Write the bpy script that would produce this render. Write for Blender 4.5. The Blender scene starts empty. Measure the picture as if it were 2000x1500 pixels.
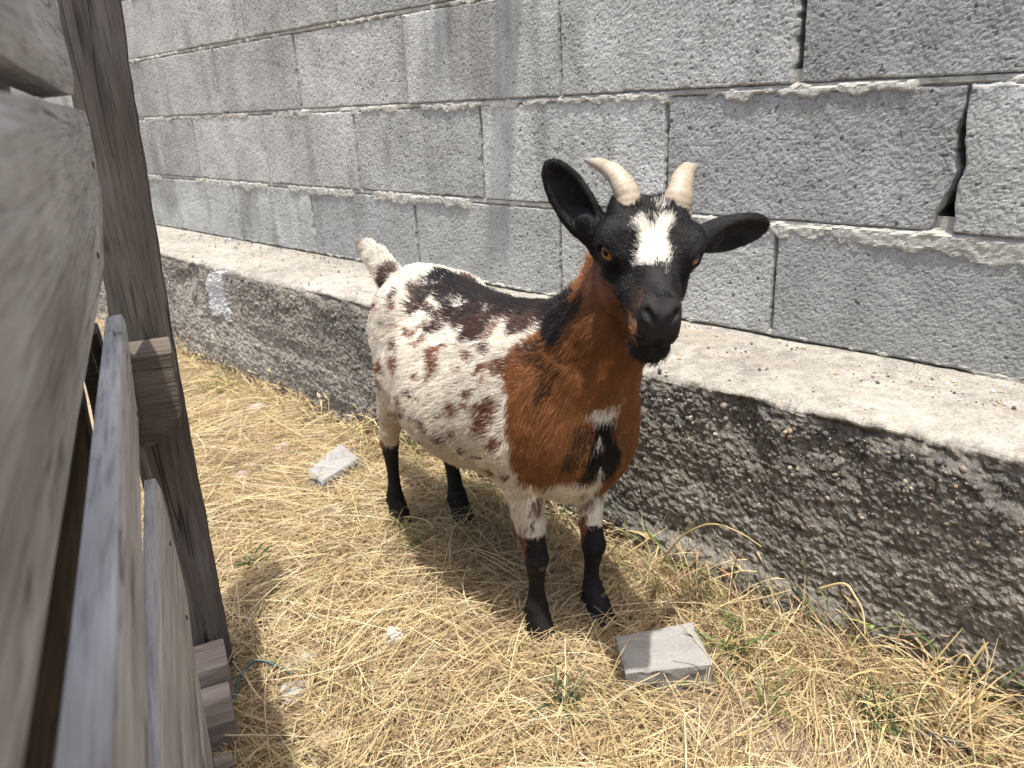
import bpy, math, random
import numpy as np
from mathutils import Matrix, Vector

# ------------------------------------------------------------------ camera, sky, sun, exposure
scene = bpy.context.scene
rng = np.random.default_rng(7)
random.seed(7)
CAM_H = 0.763
# camera axes in the world (x runs along the block wall, y into the wall, z up)
CAM_RIGHT = Vector((0.71180035, 0.70119928, -0.04074116))
CAM_UP = Vector((-0.21196974, 0.26975032, 0.93931017))
CAM_BACK = Vector((0.66963355, -0.65996541, 0.3406414))
cam_data = bpy.data.cameras.new('camera')
cam = bpy.data.objects.new('camera', cam_data)
scene.collection.objects.link(cam)
M4 = Matrix((CAM_RIGHT, CAM_UP, CAM_BACK)).transposed().to_4x4()
M4.translation = Vector((0, 0, CAM_H))
cam.matrix_world = M4
cam_data.sensor_width = 36.0
cam_data.lens = 27.09
cam_data.clip_start = 0.01
cam_data.clip_end = 500
cam_data.dof.use_dof = True
cam_data.dof.focus_distance = 1.06
cam_data.dof.aperture_fstop = 10.0
scene.camera = cam

SUN_DIR = Vector((0.15, -0.145, 1.0)).normalized()      # towards the sun
world = bpy.data.worlds.new('World')
scene.world = world
world.use_nodes = True
wn = world.node_tree
bg = wn.nodes['Background']
sky = wn.nodes.new('ShaderNodeTexSky')
sky.sky_type = 'NISHITA'
sky.sun_disc = False
sky.sun_elevation = math.asin(SUN_DIR.z)
sky.sun_rotation = math.atan2(SUN_DIR.x, SUN_DIR.y)
sky.air_density = 1.0
sky.dust_density = 4.2
sky.ozone_density = 0.8
wn.links.new(sky.outputs['Color'], bg.inputs['Color'])
bg.inputs['Strength'].default_value = 0.15
sun_data = bpy.data.lights.new('sun', 'SUN')
sun_data.energy = 3.3
sun_data.angle = math.radians(0.7)
sun_data.color = (1.0, 0.965, 0.90)
sun = bpy.data.objects.new('sun', sun_data)
sun.rotation_euler = SUN_DIR.to_track_quat('Z', 'Y').to_euler()
sun.location = (1, -2, 5)
scene.collection.objects.link(sun)
scene.view_settings.view_transform = 'Standard'
scene.view_settings.look = 'None'
scene.view_settings.gamma = 1.0
scene.view_settings.exposure = 1.06
scene.view_settings.use_curve_mapping = False
scene.cycles.max_bounces = 6
scene.cycles.diffuse_bounces = 4
scene.cycles.use_denoising = True
scene.cycles.denoiser = 'OPENIMAGEDENOISE'
scene.cycles.denoising_input_passes = 'RGB_ALBEDO_NORMAL'
scene.cycles.denoising_prefilter = 'ACCURATE'
scene.cycles.sample_clamp_indirect = 6.0

# ------------------------------------------------------------------ helpers
COL = scene.collection


def link(o, parent=None):
    COL.objects.link(o)
    if parent is not None:
        o.parent = parent
    return o


def tag(o, label=None, cat=None, group=None, kind=None):
    if label:
        o['label'] = label
    if cat:
        o['category'] = cat
    if group:
        o['group'] = group
    if kind:
        o['kind'] = kind
    return o


def empty(name, loc=(0, 0, 0), rz=0.0):
    o = bpy.data.objects.new(name, None)
    o.location = loc
    o.rotation_euler = (0, 0, rz)
    o.empty_display_size = 0.05
    return link(o)


def mesh_np(name, verts, faces, mat=None, smooth=False):
    """verts (n,3) array, faces (m,k) int array (k 3 or 4) or a list of such arrays."""
    if not isinstance(faces, list):
        faces = [faces]
    me = bpy.data.meshes.new(name)
    verts = np.asarray(verts, dtype=np.float32)
    me.vertices.add(len(verts))
    me.vertices.foreach_set('co', verts.ravel())
    loops = np.concatenate([np.asarray(f, dtype=np.int32).ravel() for f in faces])
    sizes = np.concatenate([np.full(len(f), np.asarray(f).shape[1], dtype=np.int32) for f in faces])
    starts = np.concatenate([[0], np.cumsum(sizes)[:-1]]).astype(np.int32)
    me.loops.add(len(loops))
    me.loops.foreach_set('vertex_index', loops)
    me.polygons.add(len(sizes))
    me.polygons.foreach_set('loop_start', starts)
    me.polygons.foreach_set('loop_total', sizes)
    me.polygons.foreach_set('use_smooth', np.full(len(sizes), smooth, dtype=bool))
    me.update(calc_edges=True)
    me.validate()
    if mat is not None:
        me.materials.append(mat)
    return me


def set_color(me, cols, name='tone'):
    a = me.color_attributes.new(name, 'FLOAT_COLOR', 'POINT')
    c = np.ones((len(cols), 4), dtype=np.float32)
    c[:, :3] = cols
    a.data.foreach_set('color', c.ravel())


def obj(name, me, parent=None, loc=None):
    o = bpy.data.objects.new(name, me)
    if loc is not None:
        o.location = loc
    return link(o, parent)


# ---- noise in numpy
_perm = np.random.default_rng(3).permutation(4096)


def _hash(ix, iy, iz):
    return _perm[(_perm[(_perm[ix & 4095] + iy) & 4095] + iz) & 4095]


def vnoise(p, seed=0):
    """smooth value noise in -1..1 for an (n,3) array."""
    p = np.asarray(p, dtype=np.float64) + seed * 17.13
    i = np.floor(p).astype(np.int64)
    f = p - i
    f = f * f * f * (f * (f * 6 - 15) + 10)
    out = 0
    for dx in (0, 1):
        wx = f[:, 0] if dx else 1 - f[:, 0]
        for dy in (0, 1):
            wy = f[:, 1] if dy else 1 - f[:, 1]
            for dz in (0, 1):
                wz = f[:, 2] if dz else 1 - f[:, 2]
                out = out + wx * wy * wz * (_hash(i[:, 0] + dx, i[:, 1] + dy, i[:, 2] + dz) / 2047.5 - 1)
    return out


def fbm(p, octaves=4, seed=0, gain=0.5):
    p = np.asarray(p, dtype=np.float64)
    a, s, out = 1.0, 1.0, 0
    tot = 0
    for k in range(octaves):
        out = out + a * vnoise(p * s, seed + k * 5)
        tot += a
        a *= gain
        s *= 2.03
    return out / tot


def worley(p, seed=0):
    """F1 distance of a 2-D cellular noise for an (n,2) array."""
    p = np.asarray(p, dtype=np.float64)
    i = np.floor(p).astype(np.int64)
    best = np.full(len(p), 9.0)
    for dx in (-1, 0, 1):
        for dy in (-1, 0, 1):
            cx, cy = i[:, 0] + dx, i[:, 1] + dy
            hx = _hash(cx, cy, np.full_like(cx, seed + 11)) / 4096.0
            hy = _hash(cx, cy, np.full_like(cx, seed + 97)) / 4096.0
            d = (cx + hx - p[:, 0]) ** 2 + (cy + hy - p[:, 1]) ** 2
            best = np.minimum(best, d)
    return np.sqrt(best)


def sstep(a, b, x):
    t = np.clip((x - a) / (b - a), 0, 1)
    return t * t * (3 - 2 * t)


def grid_faces(nu, nv):
    a = np.arange(nu * nv).reshape(nu, nv)
    return np.stack([a[:-1, :-1], a[1:, :-1], a[1:, 1:], a[:-1, 1:]], -1).reshape(-1, 4)


# ---- materials
def new_mat(name):
    m = bpy.data.materials.new(name)
    m.use_nodes = True
    nt = m.node_tree
    b = nt.nodes['Principled BSDF']
    return m, nt, b


def N(nt, typ, **kw):
    n = nt.nodes.new(typ)
    for k, v in kw.items():
        if k.startswith('_'):
            setattr(n, k[1:], v)
        else:
            n.inputs[k.replace('9', ' ')].default_value = v
    return n


def ramp(nt, fac, stops):
    r = nt.nodes.new('ShaderNodeValToRGB')
    cr = r.color_ramp
    while len(cr.elements) < len(stops):
        cr.elements.new(0.5)
    for e, (p, c) in zip(cr.elements, stops):
        e.position = p
        e.color = (*c, 1) if len(c) == 3 else c
    nt.links.new(fac, r.inputs['Fac'])
    return r.outputs['Color']


def mixc(nt, a, b, fac, mode='MIX'):
    m = nt.nodes.new('ShaderNodeMix')
    m.data_type = 'RGBA'
    m.blend_type = mode
    for sock, v in ((m.inputs[0], fac), (m.inputs[6], a), (m.inputs[7], b)):
        if isinstance(v, (int, float)):
            sock.default_value = v
        elif isinstance(v, tuple):
            sock.default_value = (*v, 1)
        else:
            nt.links.new(v, sock)
    return m.outputs[2]


def coords(nt, kind='Object', scale=(1, 1, 1), rnd=True):
    tc = nt.nodes.new('ShaderNodeTexCoord')
    mp = nt.nodes.new('ShaderNodeMapping')
    mp.inputs['Scale'].default_value = scale
    nt.links.new(tc.outputs[kind], mp.inputs['Vector'])
    if rnd:
        oi = nt.nodes.new('ShaderNodeObjectInfo')
        mul = nt.nodes.new('ShaderNodeMath')
        mul.operation = 'MULTIPLY'
        mul.inputs[1].default_value = 37.0
        nt.links.new(oi.outputs['Random'], mul.inputs[0])
        nt.links.new(mul.outputs[0], mp.inputs['Location'])
    return mp.outputs['Vector']


def noise(nt, vec, scale, detail=4, rough=0.55):
    n = nt.nodes.new('ShaderNodeTexNoise')
    n.inputs['Scale'].default_value = scale
    n.inputs['Detail'].default_value = detail
    n.inputs['Roughness'].default_value = rough
    nt.links.new(vec, n.inputs['Vector'])
    return n.outputs['Fac']


def bump(nt, b, height, strength, dist):
    n = nt.nodes.new('ShaderNodeBump')
    n.inputs['Strength'].default_value = strength
    n.inputs['Distance'].default_value = dist
    nt.links.new(height, n.inputs['Height'])
    nt.links.new(n.outputs['Normal'], b.inputs['Normal'])


def attr(nt, name='tone'):
    a = nt.nodes.new('ShaderNodeAttribute')
    a.attribute_name = name
    return a.outputs['Color']


def mat_block():
    m, nt, b = new_mat('concrete block')
    wv = coords(nt, 'Object', rnd=True)
    tc = nt.nodes.new('ShaderNodeNewGeometry')
    wpos = tc.outputs['Position']
    n1 = noise(nt, wv, 9, 5)
    base = ramp(nt, n1, [(0.3, (0.30, 0.302, 0.286)), (0.55, (0.383, 0.388, 0.370)), (0.75, (0.458, 0.464, 0.448))])
    oi = nt.nodes.new('ShaderNodeObjectInfo')
    tint = ramp(nt, oi.outputs['Random'], [(0, (0.80, 0.80, 0.80)), (0.5, (1, 0.99, 0.97)), (1, (1.15, 1.145, 1.13))])
    base = mixc(nt, base, tint, 1.0, 'MULTIPLY')
    # vertical weather streaks, long in z
    mp = nt.nodes.new('ShaderNodeMapping')
    mp.inputs['Scale'].default_value = (14, 14, 1.6)
    nt.links.new(wpos, mp.inputs['Vector'])
    st = noise(nt, mp.outputs['Vector'], 1.0, 4)
    big = noise(nt, wpos, 3.0, 3)
    stm = nt.nodes.new('ShaderNodeMath'); stm.operation = 'MULTIPLY'
    nt.links.new(st, stm.inputs[0]); nt.links.new(big, stm.inputs[1])
    base = mixc(nt, base, (0.17, 0.165, 0.155), ramp(nt, stm.outputs[0], [(0.26, (0, 0, 0)), (0.40, (0.65, 0.65, 0.65))]))
    # grain pits from the modelled relief
    base = mixc(nt, base, attr(nt), 1.0, 'MULTIPLY')
    fine = noise(nt, wv, 420, 3, 0.7)
    base = mixc(nt, base, ramp(nt, fine, [(0.32, (0.62, 0.6, 0.58)), (0.55, (1, 1, 1)), (0.75, (1.2, 1.2, 1.2))]), 1.0, 'MULTIPLY')
    nt.links.new(base, b.inputs['Base Color'])
    b.inputs['Roughness'].default_value = 0.95
    b.inputs['Specular IOR Level'].default_value = 0.15
    bump(nt, b, noise(nt, wv, 260, 4, 0.7), 0.7, 0.003)
    return m


def mat_mortar():
    m, nt, b = new_mat('pale mortar')
    v = coords(nt, 'Object', rnd=False)
    c = ramp(nt, noise(nt, v, 30, 5), [(0.3, (0.25, 0.24, 0.205)), (0.5, (0.37, 0.355, 0.31)), (0.7, (0.45, 0.435, 0.385))])
    nt.links.new(c, b.inputs['Base Color'])
    b.inputs['Roughness'].default_value = 0.95
    bump(nt, b, noise(nt, v, 160, 5, 0.7), 0.8, 0.004)
    return m


def mat_tone(name, fine_scale=200, lo=0.75, hi=1.2, bstr=0.6, bdist=0.003, rough=0.95, spec=0.2):
    """colour from the mesh's own tone attribute, fine speckle and relief on top."""
    m, nt, b = new_mat(name)
    v = coords(nt, 'Object', rnd=False)
    f = noise(nt, v, fine_scale, 4, 0.65)
    c = mixc(nt, attr(nt), ramp(nt, f, [(0.3, (lo,) * 3), (0.7, (hi,) * 3)]), 1.0, 'MULTIPLY')
    nt.links.new(c, b.inputs['Base Color'])
    b.inputs['Roughness'].default_value = rough
    b.inputs['Specular IOR Level'].default_value = spec
    if bstr > 0:
        bump(nt, b, noise(nt, v, fine_scale * 1.3, 4, 0.65), bstr, bdist)
    return m


def mat_wood(name, dark, mid, light, along, scale=1.0, brown=None):
    m, nt, b = new_mat(name)
    sc = [60 * scale, 60 * scale, 60 * scale]
    sc[along] = 5.0 * scale
    v = coords(nt, 'Object', tuple(sc))
    g = noise(nt, v, 1.0, 6, 0.62)
    c = ramp(nt, g, [(0.3, dark), (0.5, mid), (0.72, light)])
    v2 = coords(nt, 'Object')
    blot = noise(nt, v2, 7, 4)
    c = mixc(nt, c, brown or dark, ramp(nt, blot, [(0.45, (0, 0, 0)), (0.72, (0.75, 0.75, 0.75))]))
    sc2 = [260.0, 260.0, 260.0]
    sc2[along] = 18.0
    v3 = coords(nt, 'Object', tuple(sc2))
    fib = noise(nt, v3, 1.0, 4, 0.6)
    c = mixc(nt, c, ramp(nt, fib, [(0.32, (0.68, 0.66, 0.64)), (0.5, (1, 1, 1)), (0.7, (1.1, 1.09, 1.08))]), 1.0, 'MULTIPLY')
    sc5 = [9.0, 9.0, 9.0]
    sc5[along] = 1.6
    stain = noise(nt, coords(nt, 'Object', tuple(sc5)), 1.0, 4, 0.6)
    c = mixc(nt, c, ramp(nt, stain, [(0.33, (0.50, 0.48, 0.46)), (0.48, (0.95, 0.95, 0.95)), (0.62, (1.0, 1.0, 1.0)), (0.72, (1.22, 1.22, 1.22))]), 1.0, 'MULTIPLY')
    # drying cracks along the grain and small knots
    sc4 = [34.0 * scale] * 3
    sc4[along] = 1.3 * scale
    v4 = coords(nt, 'Object', tuple(sc4))
    ck = noise(nt, v4, 1.0, 2, 0.5)
    ckc = ramp(nt, ck, [(0.0, (1, 1, 1)), (0.487, (1, 1, 1)), (0.499, (0.16, 0.14, 0.12)), (0.511, (1, 1, 1))])
    msk = noise(nt, v2, 11, 2)
    c = mixc(nt, c, mixc(nt, c, ckc, 1.0, 'MULTIPLY'), ramp(nt, msk, [(0.50, (0, 0, 0)), (0.56, (1, 1, 1))]))
    nt.links.new(c, b.inputs['Base Color'])
    b.inputs['Roughness'].default_value = 0.85
    b.inputs['Specular IOR Level'].default_value = 0.2
    add = nt.nodes.new('ShaderNodeMath'); add.operation = 'ADD'
    nt.links.new(g, add.inputs[0]); nt.links.new(fib, add.inputs[1])
    bump(nt, b, add.outputs[0], 0.6, 0.003)
    return m
# ------------------------------------------------------------------ block wall
WALL_Y = 1.275
LEDGE_Z = 0.347
FACE_Y = 0.985
M_BLOCK = mat_block()
M_MORTAR = mat_mortar()


def grain_relief(p2, seed):
    """relief in metres of a coarse no-fines concrete face and its pit tone."""
    w = worley(p2 / 0.0052, seed)
    p3 = np.column_stack([p2, np.full(len(p2), seed * 1.7)])
    g = vnoise(p3 / 0.011, seed + 3)
    g2 = vnoise(p3 / 0.0055, seed + 9)
    h = 0.0012 * (0.62 - w) + 0.0005 * g + 0.0005 * g2
    pit = sstep(0.34, 0.85, vnoise(p3 / 0.008, seed + 21) * 0.55 + 0.45 * g2 + (w - 0.5) * 0.7)
    h = h - 0.0016 * pit
    tone = 1.10 - 0.50 * pit - 0.28 * sstep(0.45, 0.9, w)
    return h, tone


def block_mesh(name, L, H, seed, step=0.0026, right=None, left=None):
    nu, nv = int(L / step), int(H / step)
    u, v = np.meshgrid(np.linspace(0, 1, nu), np.linspace(0, 1, nv), indexing='ij')
    u, v = u.ravel(), v.ravel()
    z = v * H
    xl = left(z) if left else np.zeros_like(z)
    xr = right(z) if right else np.full_like(z, L)
    x = xl + u * (xr - xl)
    p2 = np.column_stack([x, z])
    h, tone = grain_relief(p2 + seed * 3.1, seed)
    p3 = np.column_stack([x, z, np.full(len(x), seed * 2.3)])
    h = h + 0.0015 * fbm(p3 * 6, 2, seed)
    edge = np.minimum(np.minimum(x - xl, xr - x), np.minimum(z, H - z))
    chip = 0.004 + 0.006 * np.clip(vnoise(p3 * 38, seed + 2), 0, 1)
    h = h - 0.012 * (1 - sstep(-0.0005, 1.0, edge / chip)) ** 2
    # ragged arrises
    on = edge < 1e-6
    x = x + np.where((u < 1e-6) | (u > 1 - 1e-6), 0.0022 * vnoise(p3 * 120, seed + 4), 0)
    z = z + np.where((v < 1e-6) | (v > 1 - 1e-6), 0.0022 * vnoise(p3 * 120, seed + 6), 0)
    front = np.column_stack([x, -h, z])
    idx = np.arange(nu * nv).reshape(nu, nv)
    ring = np.concatenate([idx[:, 0], idx[-1, 1:], idx[-2::-1, -1], idx[0, -2:0:-1]])
    back = front[ring].copy()
    back[:, 1] = 0.17
    nb = len(front) + np.arange(len(ring))
    r2, b2 = np.roll(ring, -1), np.roll(nb, -1)
    side = np.stack([ring, nb, b2, r2], -1)
    corners = [nb[0], nb[nu - 1], nb[nu + nv - 2], nb[2 * nu + nv - 3]]
    verts = np.vstack([front, back])
    faces = grid_faces(nu, nv)
    me = mesh_np(name, verts, [faces, side, np.array([corners[::-1]])], M_BLOCK)
    t = np.concatenate([tone, np.full(len(back), 0.7)])
    set_color(me, np.repeat(t[:, None], 3, 1))
    return me


wall = empty('block_wall', (-1.0, WALL_Y, LEDGE_Z))
tag(wall, 'grey concrete block wall with squeezed pale mortar standing on the footing ledge', 'wall')
OX, OY, OZ = -1.0, WALL_Y, LEDGE_Z
U = 1.275
BL = 0.395 * U
# courses: (bottom z, top z, one joint x)
rows = [(0.347, 0.546, -0.489 * U), (0.546, 0.7655, -0.2775 * U), (0.7655, 0.978, -0.480 * U), (0.978, 1.191, -0.2975 * U)]
zt = 1.191
k = 0
while zt < 2.0:
    rows.append((zt, zt + 0.213, (-0.480 if k % 2 == 0 else -0.2975) * U))
    zt += 0.213
    k += 1
gap_v = 0.0038
STD_H = 0.203
variants = [block_mesh('block', BL - gap_v, STD_H, s) for s in (1, 2, 3, 4, 5, 6)]
br = random.Random(5)
last = -1
for r, (z0, z1, jx) in enumerate(rows):
    h = z1 - z0
    for kk in range(-10, 5):
        xl = jx + kk * BL
        if xl > 1.4 or xl + BL < -4.6:
            continue
        g0 = 0.009
        H = h - g0
        vi = br.choice([q for q in range(6) if q != last])
        last = vi
        me = variants[vi]
        # the split joint near the right edge of the picture
        if r == 1 and kk == -1:
            me = block_mesh('broken_block', BL - gap_v, STD_H, 8,
                            right=lambda z: BL - 0.007 - 0.020 * sstep(0.070, 0.0, z) - 0.004 * sstep(0.02, 0.12, z) * np.sin(z * 60)
                            + 0.003 * vnoise(np.column_stack([z * 70, z * 0, z * 0])))
        if r == 1 and kk == 0:
            me = block_mesh('broken_block', BL - gap_v, STD_H, 9,
                            left=lambda z: 0.001 + 0.005 * vnoise(np.column_stack([z * 45, z * 0 + 3, z * 0])) * sstep(0.0, 0.03, z))
        o = obj('block', me, wall)
        gx = gap_v / 2
        if r == 2 and kk == 0:
            gx += 0.0035
        dy = br.uniform(-0.0025, 0.0025)
        o.location = (xl + gx - OX, dy, z0 + (0.002 if r == 0 else g0) - OZ)
        o.scale = (1.0 if not (r == 2 and kk in (-1,)) else 0.994, 1.0, (h - (0.002 if r == 0 else g0)) / STD_H)
        o.rotation_euler = (0, math.radians(br.uniform(-0.12, 0.12)), 0)


M_CORE = new_mat('dark wall core')[0]
M_CORE.node_tree.nodes['Principled BSDF'].inputs['Base Color'].default_value = (0.10, 0.097, 0.09, 1)
cv = np.array([(x_, y_, z_) for x_ in (-4.4 - OX, 1.2 - OX) for y_ in (0.14, 0.21) for z_ in (0.0, 2.04 - OZ)])
obj('wall_core', mesh_np('wall_core', cv, np.array([(0, 1, 3, 2), (4, 6, 7, 5), (0, 4, 5, 1), (2, 3, 7, 6), (1, 5, 7, 3), (0, 2, 6, 4)]), M_CORE), wall)


def mortar_strip(zc, seed, w0, wv, thick, x0=-4.6, x1=1.3, bottom_only=False, lump=None):
    step = 0.004
    nu = int((x1 - x0) / step)
    vv = np.linspace(-0.042, 0.03, 22)
    u, v = np.meshgrid(np.linspace(x0, x1, nu), vv, indexing='ij')
    u, v = u.ravel(), v.ravel()
    p = np.column_stack([u, v * 0, np.full(len(u), seed * 3.7)])
    p3 = np.column_stack([u, v, np.full(len(u), seed * 1.3)])
    drop = w0 + wv * (0.5 + 0.5 * fbm(p * 14, 4, seed)) + 0.006 * vnoise(p * 60, seed + 3)
    if lump is not None:
        drop = drop + lump(u)
    up = 0.0075 + 0.003 * fbm(p * 20, 3, seed + 8)
    inside = np.minimum(v + drop, up - v)
    inside = inside + 0.004 * vnoise(p3 * 90, seed + 5)
    th = thick * (0.6 + 0.6 * fbm(p * 9, 3, seed + 1))
    bare = sstep(0.15, 0.35, fbm(p * 6, 3, seed + 13))          # stretches where the joint is empty
    hgt = -0.012 + (th + 0.012) * sstep(-0.002, 0.006, inside) * (1 - 0.8 * bare)
    hgt = hgt + (0.0015 * fbm(p3 * 90, 3, seed + 2) + 0.0012 * vnoise(p3 * 240, seed)) * (inside > 0)
    joint = (v > -0.004) & (v < 0.0072)
    hgt = np.where(joint, np.maximum(hgt, -0.0030 + 0.001 * vnoise(p3 * 150, seed + 7)), hgt)
    verts = np.column_stack([u - OX, -hgt, zc + v - OZ])
    me = mesh_np('mortar_joint', verts, grid_faces(nu, len(vv)), M_MORTAR)
    return obj('mortar_joint', me, wall)


for i, (z0, z1, jx) in enumerate(rows):
    if i == 0:
        mortar_strip(z0 + 0.006, 40, 0.003, 0.003, 0.0012, lump=lambda u: 0.02 * sstep(-0.32, -0.18, u))
    else:
        prm = {1: (0.010, 0.024, 0.0036), 2: (0.008, 0.011, 0.0026), 3: (0.003, 0.006, 0.0020)}.get(i, (0.004, 0.008, 0.002))
        lump = (lambda u: 0.018 * sstep(-0.45, -0.30, u)) if i == 1 else None
        mortar_strip(z0 + 0.003, 40 + i, *prm, lump=lump)

# unseen rafters, guessed and added so their shadows streak down the blocks
M_RAFTER = mat_wood('grey rafter wood', (0.10, 0.09, 0.08), (0.2, 0.185, 0.165), (0.3, 0.28, 0.25), 1)


def box_mesh(name, lo, hi, mat, seed=0, wob=0.0, seg=(1, 1, 1), bev=0.0):
    """a box with subdivided, slightly uneven faces."""
    import bmesh
    bm = bmesh.new()
    bmesh.ops.create_cube(bm, size=1)
    for v in bm.verts:
        v.co = Vector(((lo[i] + (v.co[i] + 0.5) * (hi[i] - lo[i])) for i in range(3)))
    if bev:
        bmesh.ops.bevel(bm, geom=bm.edges[:], offset=bev, segments=2, affect='EDGES', profile=0.6)
    for ax in range(3):
        n = seg[ax]
        for q in range(1, n):
            co = Vector((0, 0, 0)); co[ax] = lo[ax] + (hi[ax] - lo[ax]) * q / n
            no = Vector((0, 0, 0)); no[ax] = 1
            bmesh.ops.bisect_plane(bm, geom=bm.verts[:] + bm.edges[:] + bm.faces[:], plane_co=co, plane_no=no)
    me = bpy.data.meshes.new(name)
    bm.to_mesh(me)
    bm.free()
    if wob:
        c = np.empty(len(me.vertices) * 3); me.vertices.foreach_get('co', c); c = c.reshape(-1, 3)
        d = np.column_stack([fbm(c * 22, 3, seed + 31 * a) for a in range(3)])
        c = c + d * wob
        me.vertices.foreach_set('co', c.ravel())
    me.materials.append(mat)
    for p in me.polygons:
        p.use_smooth = bool(bev)
    me.update()
    return me


def shadow_rafter(tx, tz, z0, w, label):
    # tip whose shadow lands on the wall at (tx, tz); sun direction fixes the length
    drop = z0 - tz
    Lr = drop * (-SUN_DIR.y / SUN_DIR.z)
    x0 = tx + drop * SUN_DIR.x / SUN_DIR.z
    me = box_mesh('unseen_rafter', (-w / 2, -Lr, -w / 2), (w / 2, 0.1, w / 2), M_RAFTER, 3, 0.002, (1, 4, 1), 0.003)
    o = obj('unseen_rafter', me, None, (x0, WALL_Y, z0))
    tag(o, label, 'rafter', 'guessed rafters above the view')
    return o


shadow_rafter(-1.479, 0.763 + 0.095, 2.10, 0.050, 'short unseen rafter end, guessed, added high on the wall to cast its shadow streak')
shadow_rafter(-1.325, 0.763 - 0.30, 2.10, 0.065, 'longer unseen rafter, guessed, added to cast the shadow streak right of the short one')

# ------------------------------------------------------------------ concrete footing with its ledge
M_FOOT = mat_tone('weathered footing concrete', 230, 0.6, 1.35, 0.7, 0.003)
footing = empty('concrete_footing', (-1.0, FACE_Y, 0))
tag(footing, 'low rough concrete footing with exposed gravel face and pale flat ledge', 'footing')


def face_disp(x, z):
    p = np.column_stack([x, z, np.zeros_like(x)])
    # layered casting: lips run a little downhill to the right
    pl = np.column_stack([x * 2.2, (z + 0.10 * x * 0.25) * 26, np.full(len(x), 4.0)])
    d = 0.010 * fbm(p * 5, 3, 60) + 0.0035 * fbm(p * 30, 3, 61) + 0.003 * fbm(pl, 3, 62)
    w = worley(np.column_stack([x * 0.8, z]) / 0.0075, 3)
    w2 = worley(np.column_stack([x * 0.7, z]) / 0.014, 5)
    d = d + 0.0042 * (0.6 - w) + 0.0030 * (0.5 - w2) + 0.0018 * vnoise(p * 190, 65)
    # a toe of spilled concrete along the ground
    toe = sstep(0.075, 0.03, z + 0.02 * fbm(p * 7, 3, 66)) * sstep(-0.80, -0.62, x) * sstep(-0.2, -0.4, x)
    d = d + 0.018 * toe
    # hollows broken out under the edge
    hol = sstep(0.15, 0.5, fbm(p * np.array([7, 9, 1]), 3, 67)) * sstep(0.2, 0.29, z)
    d = d - 0.012 * hol
    return d, w


xs = [-4.6]
while xs[-1] < 0.75:
    x = xs[-1]
    xs.append(x + (0.0035 if x > -1.35 else 0.0055 if x > -2.0 else 0.008 if x > -2.9 else 0.02))
xs = np.array(xs)
zf = np.linspace(-0.06, LEDGE_Z - 0.012, 106)
ang = np.linspace(0, math.pi / 2, 6)[1:-1]
yt = np.linspace(0.012, 0.34, 60)
prof = [(0.0, z, 0) for z in zf]
prof += [(0.012 - 0.012 * math.cos(a), LEDGE_Z - 0.012 + 0.012 * math.sin(a), math.sin(a)) for a in ang]
prof += [(y, LEDGE_Z, 1.0) for y in yt]
prof = np.array(prof)
nu, nv = len(xs), len(prof)
X = np.repeat(xs, nv)
PY = np.tile(prof[:, 0], nu)
PZ = np.tile(prof[:, 1], nu)
top = np.tile(prof[:, 2], nu)
d, wcell = face_disp(X, PZ)
edge_in = np.exp(-(PY / 0.03)) * sstep(0.25, LEDGE_Z, PZ)
p1 = np.column_stack([X, PY * 0, PZ * 0])
crumble = 0.024 * np.clip(fbm(p1 * 11, 4, 70) + 0.1, 0, 1) + 0.009 * np.clip(vnoise(p1 * 70, 71), 0, 1)
Y = FACE_Y + PY - d * (1 - top) * sstep(0, 0.02, LEDGE_Z + 0.008 - PZ) + crumble * edge_in
pt = np.column_stack([X, PY, PZ * 0])
zt_ = 0.003 * fbm(pt * 9, 3, 72) + 0.0014 * fbm(pt * 70, 3, 73) + 0.0016 * (0.5 - worley(pt[:, :2] / 0.012, 8)) * sstep(0.09, 0.0, PY)
Z = PZ + top * zt_ - crumble * 0.9 * edge_in * np.clip(top + 0.3, 0, 1)
# tones: dark lichen and soot on the face, pale dusty ledge
pf = np.column_stack([X, PZ, PZ * 0 + 2])
n1 = fbm(pf * 6, 4, 80)
n2 = fbm(pf * 45, 3, 81)
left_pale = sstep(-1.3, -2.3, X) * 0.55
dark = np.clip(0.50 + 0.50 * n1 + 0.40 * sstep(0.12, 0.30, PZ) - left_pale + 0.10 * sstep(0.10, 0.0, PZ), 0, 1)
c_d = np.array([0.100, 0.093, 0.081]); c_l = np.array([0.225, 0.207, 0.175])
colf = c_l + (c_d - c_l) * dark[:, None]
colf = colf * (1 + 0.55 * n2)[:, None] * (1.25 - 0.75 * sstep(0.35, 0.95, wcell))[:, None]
pn = fbm(pt * 8, 4, 82)
pn2 = fbm(pt * 60, 3, 83)
colt = np.array([0.285, 0.265, 0.228]) * (1 + 0.35 * pn + 0.35 * pn2)[:, None]
sand = sstep(0.2, 0.6, fbm(pt * np.array([5, 14, 1]), 3, 84)) * sstep(0.10, 0.26, PY)
colt = colt + (np.array([0.25, 0.205, 0.15]) - colt) * (0.8 * sand)[:, None]
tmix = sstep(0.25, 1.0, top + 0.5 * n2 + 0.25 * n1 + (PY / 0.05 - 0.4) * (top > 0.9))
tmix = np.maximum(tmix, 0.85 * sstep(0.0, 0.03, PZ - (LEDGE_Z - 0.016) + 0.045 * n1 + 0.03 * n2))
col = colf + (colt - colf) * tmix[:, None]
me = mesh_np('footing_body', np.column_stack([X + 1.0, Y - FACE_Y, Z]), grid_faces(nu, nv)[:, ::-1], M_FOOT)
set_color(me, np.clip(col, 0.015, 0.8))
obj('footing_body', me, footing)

# gravel that stands out of the face: too small to count
ICO_V = None


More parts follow.
